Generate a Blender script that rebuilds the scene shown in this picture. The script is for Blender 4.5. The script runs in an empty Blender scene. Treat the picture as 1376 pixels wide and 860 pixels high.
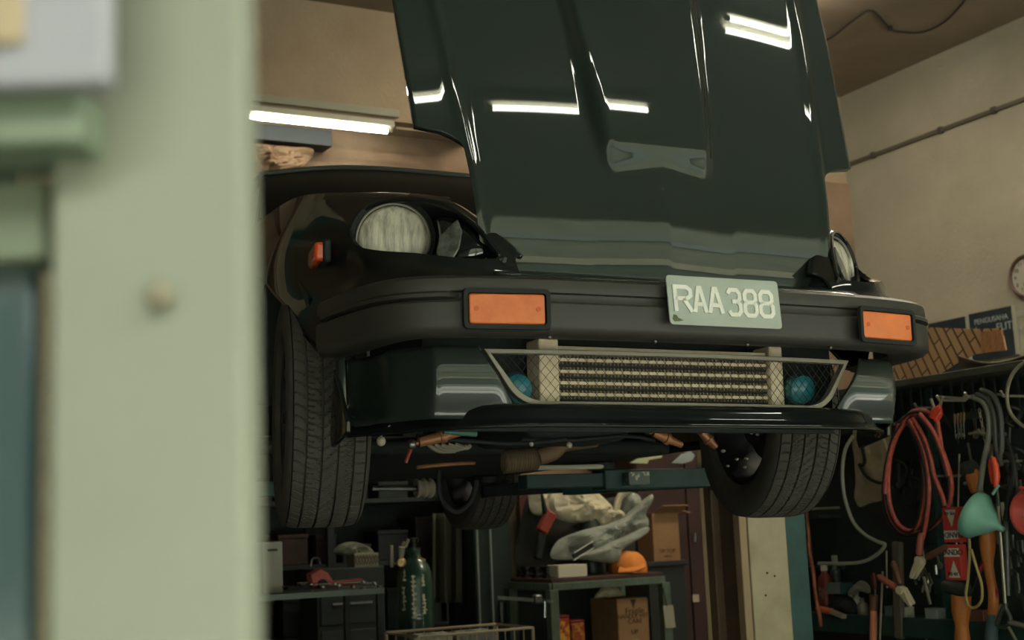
import bpy, bmesh, math, random
from math import sin, cos, tan, pi, radians, sqrt, atan2
from mathutils import Vector, Matrix, noise as mnoise
rnd = random.Random(7)
scn = bpy.context.scene
col = scn.collection

# ------------------------------------------------------------------ camera
FPX = 1812.0
YAW, PIT, ROL = radians(28.05), radians(8.75), math.atan(.042)
EYE = Vector((0, 0, 1.3))
FW = Vector((sin(YAW)*cos(PIT), cos(YAW)*cos(PIT), sin(PIT)))
RT0 = Vector((cos(YAW), -sin(YAW), 0))
UP0 = RT0.cross(FW)
RT = RT0*cos(ROL) - UP0*sin(ROL)
UP = UP0*cos(ROL) + RT0*sin(ROL)
cd = bpy.data.cameras.new('camera')
cam = bpy.data.objects.new('camera', cd); col.objects.link(cam)
cam.matrix_world = Matrix(((RT.x, UP.x, -FW.x, EYE.x), (RT.y, UP.y, -FW.y, EYE.y), (RT.z, UP.z, -FW.z, EYE.z), (0, 0, 0, 1)))
cd.sensor_width = 36; cd.lens = FPX/1376*36; cd.clip_start = .05
cd.dof.use_dof = True; cd.dof.focus_distance = 3.35; cd.dof.aperture_fstop = 5.6
scn.camera = cam
scn.view_settings.view_transform = 'Standard'
try: scn.view_settings.look = 'None'
except Exception: pass
scn.view_settings.gamma = 1; scn.view_settings.use_curve_mapping = False
scn.view_settings.exposure = 1.62

def ray(px, py): return FW + RT*((px-688)/FPX) - UP*((py-430)/FPX)
def P(px, py, d): return EYE + ray(px, py)*d                      # survey: point at a depth
def PX(px, py, x): r = ray(px, py); return EYE + r*((x-EYE.x)/r.x)  # on the plane x = const
def PY(px, py, y): r = ray(px, py); return EYE + r*((y-EYE.y)/r.y)
def PZ(px, py, z): r = ray(px, py); return EYE + r*((z-EYE.z)/r.z)

# ------------------------------------------------------------------ materials
def lin(h):
    if isinstance(h, str):
        h = h.lstrip('#'); h = [int(h[i:i+2], 16)/255 for i in (0, 2, 4)]
    return tuple((c/12.92 if c <= .04045 else ((c+.055)/1.055)**2.4) for c in h) + (1,)
MATS = {}
def mat(name, c, rough=.6, metal=0, coat=0, c2=None, scale=8, bump=0, bscale=60, spec=.5, emit=None, estr=0, trans=0, ior=1.45, stretch=None, lo=.35, hi=.7, crough=.03):
    if name in MATS: return MATS[name]
    m = bpy.data.materials.new(name); m.use_nodes = True
    nt = m.node_tree; b = nt.nodes['Principled BSDF']; L = nt.links
    b.inputs['Base Color'].default_value = lin(c)
    b.inputs['Roughness'].default_value = rough; b.inputs['Metallic'].default_value = metal
    b.inputs['Coat Weight'].default_value = coat; b.inputs['Coat Roughness'].default_value = crough
    b.inputs['Specular IOR Level'].default_value = spec
    b.inputs['Transmission Weight'].default_value = trans; b.inputs['IOR'].default_value = ior
    if emit: b.inputs['Emission Color'].default_value = lin(emit); b.inputs['Emission Strength'].default_value = estr
    if c2 or bump:
        tc = nt.nodes.new('ShaderNodeTexCoord'); mp = nt.nodes.new('ShaderNodeMapping')
        L.new(tc.outputs['Object'], mp.inputs['Vector'])
        if stretch: mp.inputs['Scale'].default_value = stretch
    if c2:
        n = nt.nodes.new('ShaderNodeTexNoise'); n.inputs['Scale'].default_value = scale; n.inputs['Detail'].default_value = 6; n.inputs['Roughness'].default_value = .65
        L.new(mp.outputs[0], n.inputs['Vector'])
        r = nt.nodes.new('ShaderNodeMapRange'); r.inputs['From Min'].default_value = lo; r.inputs['From Max'].default_value = hi
        L.new(n.outputs['Fac'], r.inputs['Value'])
        x = nt.nodes.new('ShaderNodeMix'); x.data_type = 'RGBA'
        x.inputs['A'].default_value = lin(c); x.inputs['B'].default_value = lin(c2)
        L.new(r.outputs[0], x.inputs['Factor']); L.new(x.outputs['Result'], b.inputs['Base Color'])
    if bump:
        n2 = nt.nodes.new('ShaderNodeTexNoise'); n2.inputs['Scale'].default_value = bscale; n2.inputs['Detail'].default_value = 4
        L.new(mp.outputs[0], n2.inputs['Vector'])
        bp = nt.nodes.new('ShaderNodeBump'); bp.inputs['Strength'].default_value = bump; bp.inputs['Distance'].default_value = .01
        L.new(n2.outputs['Fac'], bp.inputs['Height']); L.new(bp.outputs[0], b.inputs['Normal'])
    MATS[name] = m; return m

# ------------------------------------------------------------------ mesh builder
class MB:
    def __init__(s): s.bm = bmesh.new()
    def v(s, p): return s.bm.verts.new(p)
    def face(s, pts):
        try: return s.bm.faces.new([p if isinstance(p, bmesh.types.BMVert) else s.v(p) for p in pts])
        except ValueError: return None
    def box(s, c, size, rot=None):
        c = Vector(c); h = Vector(size)*.5; R = rot.to_3x3() if rot else Matrix.Identity(3)
        vs = [s.v(c + R @ Vector((h.x*i, h.y*j, h.z*k))) for i in (-1, 1) for j in (-1, 1) for k in (-1, 1)]
        for f in ((0,1,3,2),(4,6,7,5),(0,4,5,1),(2,3,7,6),(0,2,6,4),(1,5,7,3)): s.bm.faces.new([vs[i] for i in f])
        return s
    def bar(s, a, b, w, h, up=(0, 0, 1)):
        a, b = Vector(a), Vector(b); d = (b-a); n = d.normalized(); u = Vector(up)
        x = n.cross(u)
        if x.length < 1e-4: x = n.cross(Vector((1, 0, 0)))
        x.normalize(); z = x.cross(n)
        R = Matrix((x, n, z)).transposed()
        return s.box((a+b)/2, (w, d.length, h), R)
    def ring(s, c, x, y, r, seg): return [s.v(c + x*(r*cos(2*pi*i/seg)) + y*(r*sin(2*pi*i/seg))) for i in range(seg)]
    def bridge(s, a, b):
        n = len(a)
        for i in range(n): s.bm.faces.new((a[i], a[(i+1) % n], b[(i+1) % n], b[i]))
    def tube(s, path, r, seg=8, closed=False, caps=True, flat=1.0):
        pts = [Vector(p) for p in path]; n = len(pts)
        rr = r if isinstance(r, (list, tuple)) else [r]*n
        tang = []
        for i in range(n):
            if closed: t = pts[(i+1) % n]-pts[i-1]
            else: t = pts[min(i+1, n-1)]-pts[max(i-1, 0)]
            tang.append(t.normalized() if t.length > 1e-9 else Vector((0, 0, 1)))
        u = tang[0].orthogonal().normalized(); rings = []
        for i in range(n):
            u = (u - tang[i]*u.dot(tang[i]))
            u = u.normalized() if u.length > 1e-6 else tang[i].orthogonal().normalized()
            w = tang[i].cross(u)
            rings.append(s.ring(pts[i], u, w*flat, rr[i], seg))
        for i in range(n-1): s.bridge(rings[i], rings[i+1])
        if closed: s.bridge(rings[-1], rings[0])
        elif caps:
            s.bm.faces.new(list(reversed(rings[0]))); s.bm.faces.new(rings[-1])
        return s
    def cyl(s, a, b, r, r2=None, seg=20): return s.tube([a, b], [r, r if r2 is None else r2], seg)
    def lathe(s, prof, M=None, seg=32, closed=False):
        M = M or Matrix.Identity(4); rings = []
        for (r, z) in prof:
            if r < 1e-6: rings.append(s.v(M @ Vector((0, 0, z))))
            else: rings.append([s.v(M @ Vector((r*cos(2*pi*i/seg), r*sin(2*pi*i/seg), z))) for i in range(seg)])
        m = len(rings)
        for k in range(m if closed else m-1):
            a, b = rings[k], rings[(k+1) % m]
            if isinstance(a, list) and isinstance(b, list): s.bridge(a, b)
            elif isinstance(b, list):
                for i in range(seg): s.bm.faces.new((a, b[(i+1) % seg], b[i]))
            elif isinstance(a, list):
                for i in range(seg): s.bm.faces.new((a[i], a[(i+1) % seg], b))
        return s
    def prism(s, poly, off):
        off = Vector(off); a = [s.v(Vector(p)) for p in poly]; b = [s.v(Vector(p)+off) for p in poly]
        s.bm.faces.new(a); s.bm.faces.new(list(reversed(b))); s.bridge(b, a); return s
    def grid(s, rows, closed_u=False):
        vs = [[s.v(p) for p in r] for r in rows]
        for i in range(len(vs)-1):
            m = len(vs[i])
            for j in range(m if closed_u else m-1):
                s.bm.faces.new((vs[i][j], vs[i][(j+1) % m], vs[i+1][(j+1) % m], vs[i+1][j]))
        return s
    def sphere(s, c, r, sc=(1, 1, 1), seg=16, rings=10, rot=None):
        M = Matrix.Translation(Vector(c)) @ (rot.to_4x4() if rot else Matrix.Identity(4)) @ Matrix.Diagonal((*sc, 1))
        return s.lathe([(r*sin(pi*i/rings), -r*cos(pi*i/rings)) if 0 < i < rings else (0, -r*cos(pi*i/rings)) for i in range(rings+1)], M, seg)
    def build(s, name, m, parent=None, smooth=35, bevel=0, bseg=2, solid=0, sub=0, M=None, offs=0):
        bm = s.bm
        bmesh.ops.remove_doubles(bm, verts=bm.verts, dist=1e-6)
        bmesh.ops.recalc_face_normals(bm, faces=bm.faces)
        me = bpy.data.meshes.new(name); bm.to_mesh(me); bm.free()
        if smooth:
            me.shade_smooth()
            me.set_sharp_from_angle(angle=radians(smooth))
        o = bpy.data.objects.new(name, me); col.objects.link(o)
        me.materials.append(m)
        if parent: o.parent = parent
        if M is not None: o.matrix_basis = M
        if solid:
            md = o.modifiers.new('thickness', 'SOLIDIFY'); md.thickness = solid; md.offset = offs
        if bevel:
            md = o.modifiers.new('edge', 'BEVEL'); md.width = bevel; md.segments = bseg; md.limit_method = 'ANGLE'; md.angle_limit = radians(40)
        if sub:
            md = o.modifiers.new('sub', 'SUBSURF'); md.levels = sub; md.render_levels = sub
        return o

def rounded(poly, r, seg=4):
    """2D polygon with rounded corners"""
    out = []; n = len(poly)
    for i in range(n):
        a, b, c = (Vector(poly[i-1]), Vector(poly[i]), Vector(poly[(i+1) % n]))
        d1 = (a-b); d2 = (c-b); q = min(r, d1.length*.48, d2.length*.48)
        p1 = b + d1.normalized()*q; p2 = b + d2.normalized()*q
        for k in range(seg+1):
            t = k/seg; out.append(p1*(1-t)**2 + b*2*t*(1-t) + p2*t*t)
    return out
def spline(pts, n=8, closed=False):
    """Catmull-Rom through the points"""
    P_ = [Vector(p) for p in pts]; out = []; m = len(P_)
    for i in range(m if closed else m-1):
        if closed: p0, p1, p2, p3 = P_[i-1], P_[i], P_[(i+1) % m], P_[(i+2) % m]
        else: p0, p1, p2, p3 = P_[max(i-1, 0)], P_[i], P_[i+1], P_[min(i+2, m-1)]
        for k in range(n):
            t = k/n
            out.append(.5*((2*p1) + (p2-p0)*t + (2*p0-5*p1+4*p2-p3)*t*t + (3*p1-p0-3*p2+p3)*t**3))
    if not closed: out.append(P_[-1])
    return out
def lerp_tab(tab, x):
    if x <= tab[0][0]: return tab[0][1]
    for (x0, y0), (x1, y1) in zip(tab, tab[1:]):
        if x <= x1:
            t = (x-x0)/(x1-x0); return y0 + (y1-y0)*t
    return tab[-1][1]
def smooth01(t): t = max(0, min(1, t)); return t*t*(3-2*t)

def tag(o, label, cat, group=None, kind=None):
    o['label'] = label; o['category'] = cat
    if group: o['group'] = group
    if kind: o['kind'] = kind
    return o
def thing(name, loc, label, cat, group=None, rot=None):
    o = bpy.data.objects.new(name, None); o.empty_display_size = .05; col.objects.link(o)
    o.matrix_world = Matrix.Translation(Vector(loc)) @ (rot.to_4x4() if rot else Matrix.Identity(4))
    return tag(o, label, cat, group)
def struct(o): o['kind'] = 'structure'; return o
def copy_tree(o, parent=None):
    c = o.copy(); col.objects.link(c)
    if parent: c.parent = parent
    for ch in list(o.children): copy_tree(ch, c)
    return c
def RX(a): return Matrix.Rotation(a, 4, 'X')
def RY(a): return Matrix.Rotation(a, 4, 'Y')
def RZ(a): return Matrix.Rotation(a, 4, 'Z')

# ------------------------------------------------------------------ the place
CEIL = 4.78; XR = 7.69; YB = 8.37; XL = -4.2; YF = -2.6
m_wall = mat('plaster warm', '#9c8a72', .92, c2='#88765f', scale=1.3, bump=.25, bscale=40)
m_wallr = mat('plaster olive', '#958f7d', .92, c2='#85806f', scale=1.1, bump=.3, bscale=30)
m_ceil = mat('ceiling paint', '#8a7b68', .95, c2='#786a57', scale=1.4, bump=.15, bscale=30)
m_floor = mat('oiled concrete', '#4a4a46', .7, c2='#2c2d2b', scale=2.2, bump=.3, bscale=25)
m_street = mat('asphalt street', '#8e8f88', .9, c2='#7f8079', scale=1.5, bump=.3)
m_green = mat('green shop wall', '#474a39', .9, c2='#35382c', scale=.6)
def slab(name, lo, hi, m):
    lo, hi = Vector(lo), Vector(hi)
    return struct(MB().box((lo+hi)/2, hi-lo).build(name, m, smooth=0))
slab('floor', (XL-.2, YF, -.2), (XR+.2, YB+.2, 0), m_floor)
slab('ceiling', (XL-.2, 1.9, CEIL), (XR+.2, YB+.2, CEIL+.2), m_ceil)
slab('canopy', (XL-.2, YF, CEIL), (XR+.2, 1.9, CEIL+.2), mat('dark reflected canopy', '#343831', .9, c2='#2b2f29', scale=2))  # unseen front of the ceiling, split off dark to deepen the hood's reflection
slab('wall_back', (XL, YB, 0), (XR, YB+.2, CEIL), m_wall)
slab('wall_right', (XR, YF, 0), (XR+.2, YB+.2, CEIL), m_wallr)
slab('wall_left', (XL-.2, YF, 0), (XL, YB+.2, CEIL), mat('dark reflected wall', '#3d3a34', .9, c2='#33302b', scale=1.5))  # out of view; dark tone chosen to darken the fender's reflection
slab('street', (-30, -40, -.25), (34, YF, -.05), m_street)
slab('trim_3', (-30, YF-1.6, -.25), (34, YF, 0), mat('pale pavement', '#b3b1a4', .9, c2='#a09e92', scale=1.5))  # pavement, drain and verge strips added for bands in the hood's reflection
slab('trim_4', (-30, YF-2.1, -.25), (34, YF-1.62, -.04), mat('added drain strip', '#35383a', .9))
slab('trim_5', (-30, -12.0, -.25), (34, -9.8, .06), mat('added grass strip', '#3d4a31', .95, c2='#303d27', scale=3))
slab('wall_street', (-30, -15.4, -.05), (34, -15, 10.5), m_green)  # unseen; made tall to keep bright sky out of the hood's reflection
slab('trim_6', (-30, -15, 0), (34, -14.9, 2.5), mat('added shutter band', '#20281f', .8, c2='#2c352b', scale=.8))  # this and the bands above are added to stripe the hood's reflection
slab('trim_7', (-30, -15, 2.6), (34, -14.6, 3.3), mat('added fascia band', '#67644f', .8, c2='#55553f', scale=.7))
slab('trim_8', (-30, -15, 5.4), (34, -14.8, 6.0), mat('added window band', '#2a332e', .5))
slab('trim_9', (-30, -15, 8.2), (34, -14.8, 9.0), MATS['added window band'])
slab('wall_front', (XL-.2, YF, 3.9), (XR+.2, YF+.15, CEIL), m_ceil)
# lintel beam along the back wall: its face stands forward of the darker wall below
def bw(px, py, y=YB): return PY(px, py, y)
m_lowwall = mat('brown plaster', '#86705a', .95, c2='#6a5543', scale=1.6, bump=.3)
zb = PY(430, 152, YB-.34).z
slab('trim_1', (XL, YB-.34, zb), (PY(655, 150, YB-.34).x, YB, CEIL), m_wall)
slab('trim_2', (XL, YB-.03, 0), (XR, YB, zb), m_lowwall)

# world and lamps
w = bpy.data.worlds.new('world'); scn.world = w; w.use_nodes = True
bg = w.node_tree.nodes['Background']
bg.inputs['Color'].default_value = (.95, .975, .925, 1); bg.inputs['Strength'].default_value = 8.5
# ================================================================== the car
CO = Vector((1.946, 3.396, 1.3+.317))
CM = Matrix.Translation(CO) @ RZ(-.083) @ RY(.017)
CI = CM.inverted()
def L(px, py, **k):
    """survey in the car's own axes: x across, y back, z up from the front axle"""
    o = CI @ EYE; d = CI.to_3x3() @ ray(px, py)
    if 'n' in k: n, q = Vector(k['n']), Vector(k['p']); return o + d*((n.dot(q-o))/n.dot(d))
    a, v = list(k.items())[0]; i = 'xyz'.index(a); return o + d*((v-o[i])/d[i])

m_paint = mat('dark green car paint', '#222b26', .5, coat=1, spec=.15, crough=.015)
m_paintb = mat('black car paint', '#141817', .5, coat=.8, spec=.1, crough=.015)
m_plas = mat('satin black bumper plastic', '#373530', .5, spec=.45, bump=.03, bscale=300)
m_dark = mat('dark underbody', '#181d1b', .8, c2='#252a26', scale=6, bump=.3)
m_rub = mat('tyre rubber', '#3f3d38', .8, c2='#4c4942', scale=14, bump=.12, bscale=120, spec=.35)
m_black = mat('matt black', '#151a18', .7)
m_amber = mat('amber lens', '#e2793a', .3, c2='#cf6329', scale=18, coat=.5, bump=.1, bscale=160)
m_amber2 = mat('deep orange lens', '#c9501f', .25, coat=.6)
m_chrome = mat('chrome', '#c8cac4', .12, metal=1)
m_steel = mat('bare steel', '#8d8e88', .38, metal=1, c2='#6a6a64', scale=12)
m_grill = mat('grille frame metal', '#857f72', .5, metal=.35)
m_mesh = mat('expanded mesh', '#262622', .6, metal=.3)
m_alu = mat('dusty aluminium', '#a3967f', .6, c2='#8d7f68', scale=20)
m_alul = mat('pale tank metal', '#dccbb0', .6, c2='#cbb899', scale=30)
m_horn = mat('teal horn plastic', '#1f6a78', .35, coat=.3)
m_copper = mat('coppery brown damper', '#9c6b45', .42, metal=.3, c2='#7d5334', scale=15)
m_glass = mat('dark windscreen', '#121615', .3, spec=.1)
m_plate = mat('plate sky reflection', '#a9b1a6', .3, coat=.6, c2='#a0a99d', scale=10)  # black plate: its sky reflection is put into the colour
m_char = mat('plate lettering', '#e6e6dc', .5)
m_redrod = mat('red rod', '#8e3a25', .5)

car = thing('car', CO, 'dark green sports car with open front hinged hood raised on the lift', 'car')
car.matrix_world = CM

# ---- hood -------------------------------------------------------------------
HT = radians(76); HP = Vector((0, -.725, .262)); HD = Vector((0, cos(HT), sin(HT))); HN = Vector((0, -sin(HT), cos(HT)))
def xc(v): return lerp_tab([(0, .474), (.06, .482), (.4, .516), (.8, .556), (1.2, .57)], v)
def xo(v): return lerp_tab([(0, .62), (.37, .632), (.8, .658), (1.0, .66), (1.2, .64)], v)
def hood_h(x, v):
    ax = abs(x)
    h = -.055*x*x
    h -= .062*max(0, 1-v/.30)**2.0                       # nose rolls under
    xr = lerp_tab([(.25, .13), (.40, .150), (.85, .190), (1.2, .205)], v)
    up = smooth01((v-.255)/.14)                          # bulge fades out above the nose
    side = 1-smooth01((ax-xr+.01)/.042)
    h += .034*up*side
    if v < .36:                                          # centre crease of the nose
        h += (.020-.10*min(ax, .2))*smooth01((.36-v)/.2)*(1 if ax < .2 else 0)
    c = xc(v)
    h += .008*math.exp(-((ax-c)/.014)**2)
    if ax > c: h -= (ax-c)*.06
    return h
def hood_pt(x, v): return HP + HD*v + HN*hood_h(x, v) + Vector((x, 0, 0))
us = sorted(set([round(i/70, 4) for i in range(71)] + [.5*(1-.0)]))
rows = []
NV = 96
for j in range(NV+1):
    v = 1.2*j/NV; c = xc(v)
    xs = []
    for i in range(-60, 61): xs.append(c*i/60)
    rows.append([hood_pt(x, v) for x in xs])
b = MB(); b.grid(rows)
# outer flaps above the headlamp notch
for s in (-1, 1):
    rr = []
    for j in range(NV+1):
        v = 1.2*j/NV
        c, o_ = xc(v), xo(v)
        if v < .33: e = c+.012
        elif v < .385: e = c+.012 + (o_-c-.012)*(1-sqrt(max(0, 1-((v-.33)/.055)**2)))*1.0
        else: e = o_
        if v > .95: e = c+.012+(o_-c-.012)*sqrt(max(0, 1-((v-.95)/.26)**2))
        rr.append([hood_pt(s*(c+(e-c)*k/12), v) for k in range(13)])
    b.grid(rr)
bmesh.ops.remove_doubles(b.bm, verts=b.bm.verts, dist=1e-5)
hood = b.build('hood', m_paint, car, smooth=50, solid=.018, offs=-1)
# inner hinge arms that hold the hood to the nose
for s in (-1, 1):
    MB().bar(HP+Vector((s*.30, .03, .0)), (s*.30, -.60, .16), .03, .012).build('hood_hinge', m_dark, car, bevel=.002)
prop = MB().tube([(.44, -.30, .40), (.46, -.50, .98)], .006).build('hood_prop', m_steel, car)

# ---- front fenders ----------------------------------------------------------
SH = [((.432, -.712, .292), (.432, -.752, .235)), ((.475, -.665, .355), (.54, -.752, .235)), ((.545, -.585, .438), (.62, -.732, .235)),
      ((.605, -.525, .468), (.69, -.675, .235)), ((.655, -.46, .487), (.738, -.59, .235)), ((.70, -.33, .522), (.772, -.46, .235)),
      ((.752, -.17, .556), (.805, -.26, .235)), ((.785, .0, .578), (.828, -.02, .235)), ((.795, .4, .60), (.832, .4, .235)),
      ((.79, .9, .62), (.832, .9, .235)), ((.78, 1.5, .63), (.83, 1.5, .235))]
SS = spline([a for a, _ in SH], 14); BB = spline([q for _, q in SH], 14)
ARC, ARZ, ARR = .05, .0, .41
LOWZ = [(-.46, .19), (-.42, .11), (-.35, .10), (-.31, .125), (-.1, .262), (.10, .385), (.20, .41), (.28, .39), (.38, .28), (.45, .08), (.50, -.06)]
def fender_rows(s):
    rows = []
    for S, B in zip(SS, BB):
        e = lerp_tab(LOWZ, B.y)
        inner = Vector((min(S.x-.02, .50) if S.y > -.5 else S.x-.03, S.y+.02, S.z+.012))
        r = [inner, (inner+S)/2+Vector((0, 0, .006))]
        nrm = Vector((S.x-.2, min(0, S.y+.25), 0)).normalized()
        for k in range(22):
            z = S.z+(e-S.z)*k/21
            if z >= .235:
                t = (S.z-z)/(S.z-.235)
                p = S.lerp(B, t) + nrm*(.030*sin(pi*min(1, t*1.15))*min(1, (S.z-B.z)/.25))
            else: p = Vector((B.x-.25*(.235-z)**2, B.y, z))
            r.append(p)
        rows.append([Vector((s*p.x, p.y, p.z)) for p in r])
    return rows
# almond headlamp opening, measured on the sloping lamp plane
LP, LN = Vector((-.46, -.705, .33)), Vector((-.88, -1, .35)).normalized()
def LL(px, py, dn=0): return L(px, py, n=LN, p=LP+LN*dn)
alm_px = [(474, 312), (482, 294), (500, 280), (530, 272), (566, 272), (602, 281), (638, 304), (662, 332), (673, 350),
          (655, 360), (618, 365), (570, 362), (530, 356), (496, 344), (478, 328)]
alm = spline([LL(*q) for q in alm_px], 5, closed=True)
lu = LN.cross(Vector((0, 0, 1))).normalized(); lv = lu.cross(LN)
fend = {}
for s, nm in ((-1, 'left'), (1, 'right')):
    b = MB(); b.grid(fender_rows(s))
    f = b.build('front_fender', m_paintb, car, smooth=50, solid=.012, offs=0)
    k = MB(); pts = [Vector((p.x*(1 if s < 0 else -1), p.y, p.z)) for p in alm]
    nn = Vector((LN.x*(1 if s < 0 else -1), LN.y, LN.z))
    k.prism([p-nn*.12 for p in pts], nn*.26)
    cut = k.build('cutter', m_black, car, smooth=0)
    md = f.modifiers.new('opening', 'BOOLEAN'); md.object = cut; md.operation = 'DIFFERENCE'; md.solver = 'EXACT'
    bpy.context.view_layer.update()
    dg = bpy.context.evaluated_depsgraph_get()
    me = bpy.data.meshes.new_from_object(f.evaluated_get(dg))
    f.modifiers.clear(); f.data = me
    bpy.data.objects.remove(cut, do_unlink=True)
    # --- lamp unit in the opening
    mir = Matrix.Diagonal((1 if s < 0 else -1, 1, 1, 1))
    def mp_(pts): return [mir @ Vector(p) for p in pts]
    hb = MB()
    inset = [p-LN*.05 for p in alm]; cen = sum(alm, Vector())/len(alm)
    ring0 = [hb.v(mir @ (p+LN*.012)) for p in alm]; ring1 = [hb.v(mir @ (cen+(p-cen)*.97-LN*.09)) for p in alm]
    hb.bridge(ring0, ring1); hb.bm.faces.new(ring1)
    head = hb.build('headlight_unit', m_black, car, smooth=40)
    MB().tube(mp_([p+LN*.012 for p in alm]), .0065, 8, closed=True).build('headlight_bezel', m_paintb, head)
    c0 = LL(528, 322, -.030)
    A = Vector((-.42, -1, .02)).normalized(); ax_ = A.cross(Vector((0, 0, 1))).normalized(); az_ = ax_.cross(A)
    R_ = Matrix((ax_, az_, -A)).transposed()   # columns: right, up, out (-A flips below)
    MM = mir @ Matrix.Translation(c0) @ Matrix((ax_, az_, A)).transposed().to_4x4()
    rad = .090
    # keep only what the almond leaves open at the bottom: the glass stays inside the opening
    dome = [(0, .020), (rad*.3, .019), (rad*.55, .016), (rad*.8, .010), (rad*.94, .002), (rad*.97, -.03)]
    MB().lathe(dome, MM, 48).build('headlight_lens', mat('fluted lamp glass', '#cfc9b7', .22, coat=1, c2='#8c887b', scale=2.4, stretch=(30, 30, 4), bump=.4, bscale=3, lo=.42, hi=.66), head, smooth=60)
    MB().lathe([(rad*.955, .004), (rad*.99, .009), (rad*1.03, .004), (rad*1.03, -.03), (rad*.955, -.03)], MM, 48).build('headlight_ring', mat('lamp ring', '#a9a698', .35, metal=.5), head, smooth=60)
    MB().lathe([(rad*1.035, .002), (rad*1.16, .012), (rad*1.2, -.01), (rad*1.035, -.03)], MM, 48).build('headlight_collar', m_black, head, smooth=60)
    q_px = [(587, 292), (604, 291), (628, 303), (648, 322), (656, 337), (644, 350), (620, 359), (592, 361), (586, 340), (590, 318)]
    q = spline([LL(*z, -.012) for z in q_px], 4, closed=True); qc = sum(q, Vector())/len(q)
    wb = MB(); rg = [[wb.v(mir @ (qc+(p-qc)*kk+LN*hh)) for p in q] for kk, hh in ((1, -.03), (1, 0), (.85, .012), (.5, .02))]
    for a_, b_ in zip(rg, rg[1:]): wb.bridge(a_, b_)
    wb.bm.faces.new(rg[-1])
    MB_q = wb.build('driving_lamp', mat('smoked lamp cover', '#151817', .08, coat=1), head, smooth=60)
    r_px = [(592, 318), (606, 304), (616, 296), (622, 312), (618, 334), (610, 348), (595, 358), (588, 342)]
    rq = [LL(*z, .011) for z in r_px]
    MB().prism(mp_(rq), mir.to_3x3() @ (LN*.006)).build('lamp_reflector', mat('silvered reflector', '#8b8f86', .25, metal=.5, c2='#3c403c', scale=30, bump=.5, bscale=50), MB_q, smooth=30, bevel=.002)
    # chromed lower trim under the inner lamp
    tr = spline([LL(*z, .016) for z in ((600, 366), (628, 366), (652, 360), (668, 351), (677, 347))], 6)
    MB().tube(mp_(tr), .006, 8, flat=.6).build('headlight_trim', m_chrome if s < 0 else m_paintb, head)
    MB().box(mir @ LL(677, 350, .012), (.012, .014, .018), RY(.4)).build('trim_clip', m_paintb, head, bevel=.003)

# side marker lamp on the left fender
for s in (-1, 1):
    c = L(429, 344, x=-.80); c.x *= -s
    k = MB().box((0, 0, 0), (.040, .125, .048)).build('side_marker', m_amber2, car, bevel=.010, bseg=3, M=Matrix.Translation(c) @ RZ(-s*-.12))
    MB().box((s*-.010, -.012, 0), (.02, .120, .056)).build('marker_base', m_black, k, bevel=.006)
# panel screw, wheel arch liner and inner wings
for s in (-1, 1):
    MB().sphere((s*.80, -.36, .205), .011, (.6, 1, 1), 12, 8).build('fender_screw', m_black, car)
    aw = [[(s*xx, ARC+ARR*.99*cos(t), ARZ+ARR*.99*sin(t)) for xx in (.50, .60, .70, .815)] for t in [pi*i/20 for i in range(1, 17)]]
    MB().grid(aw).build('wheel_arch_liner', m_dark, car, solid=.006)

# ---- nose panel between hood and bumper ------------------------------------
def nose_y(x): return -.825 + .05*(x/.6)**2
rows = []
for k in range(9):
    t = k/8
    rows.append([Vector((x, (-.70-.02*0)+(nose_y(x)+.012+.70)*t, .272-.034*t**1.6)) for x in [(-.5+i/40) for i in range(41)]])
m_nose = mat('grey green nose panel', '#1a2b24', .25, coat=1)
MB().grid(rows).build('nose_panel', m_nose, car, smooth=50, solid=.01, offs=-1)

# ---- bumper ----------------------------------------------------------------
BP = spline([(0, -.853, 0), (.2, -.851, 0), (.4, -.843, 0), (.56, -.824, 0), (.665, -.79, 0), (.735, -.735, 0), (.775, -.655, 0), (.80, -.54, 0), (.817, -.40, 0)], 10)
BPATH = [Vector((-p.x, p.y, 0)) for p in reversed(BP)] + BP[1:]
def sweep_profile(prof, path, scale=lambda i: 1):
    rows = []
    n = len(path)
    for i, p in enumerate(path):
        t = (path[min(i+1, n-1)]-path[max(i-1, 0)]).normalized(); nr = Vector((t.y, -t.x, 0))
        if nr.y > 0 and abs(nr.y) > .2: nr = -nr
        rows.append([p + nr*o_ + Vector((0, 0, z)) for o_, z in prof])
    return rows
prof = [(-.075, .238), (-.05, .2375), (-.012, .231), (.000, .222), (.003, .2), (.001, .1935), (-.010, .1915), (-.012, .186), (-.010, .1745), (.002, .1725), (.006, .168), (.006, .116), (.002, .106), (-.010, .098), (-.03, .095), (-.06, .097), (-.10, .104)]
b = MB(); rows = sweep_profile(prof, BPATH); b.grid(rows)
bmp = b.build('bumper', m_plas, car, smooth=38)
# raised ribs on each end of the bumper
for s in (-1, 1):
    for z, h in ((.186, .010),):
        path = [Vector((s*p.x, p.y, 0)) for p in BP if p.x > .60 or p.y > -.81]
        rr = []
        nn = len(path)
        for i, p in enumerate(path):
            t = (path[min(i+1, nn-1)]-path[max(i-1, 0)]).normalized(); nr = Vector((t.y, -t.x, 0))
            if nr.dot(Vector((s*.6, -.6, 0))) < 0: nr = -nr
            g = min(1, i/3, (nn-1-i)/3)
            rr.append([p+nr*o_+Vector((0, 0, zz)) for o_, zz in ((-.012, z+h), (-.012+.012*g, z+h*.8), (-.012+.020*g, z+h*.2), (-.012+.020*g, z-h*.6), (-.012, z-h))])
        MB().grid(rr).build('bumper_rib', m_plas, bmp, smooth=50)
# lower edge screws
for x in (-.40, -.13, .12, .36):
    MB().sphere((x, -.828, .094), .005, seg=8, rings=6).build('bumper_screw', m_steel, bmp)
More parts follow.
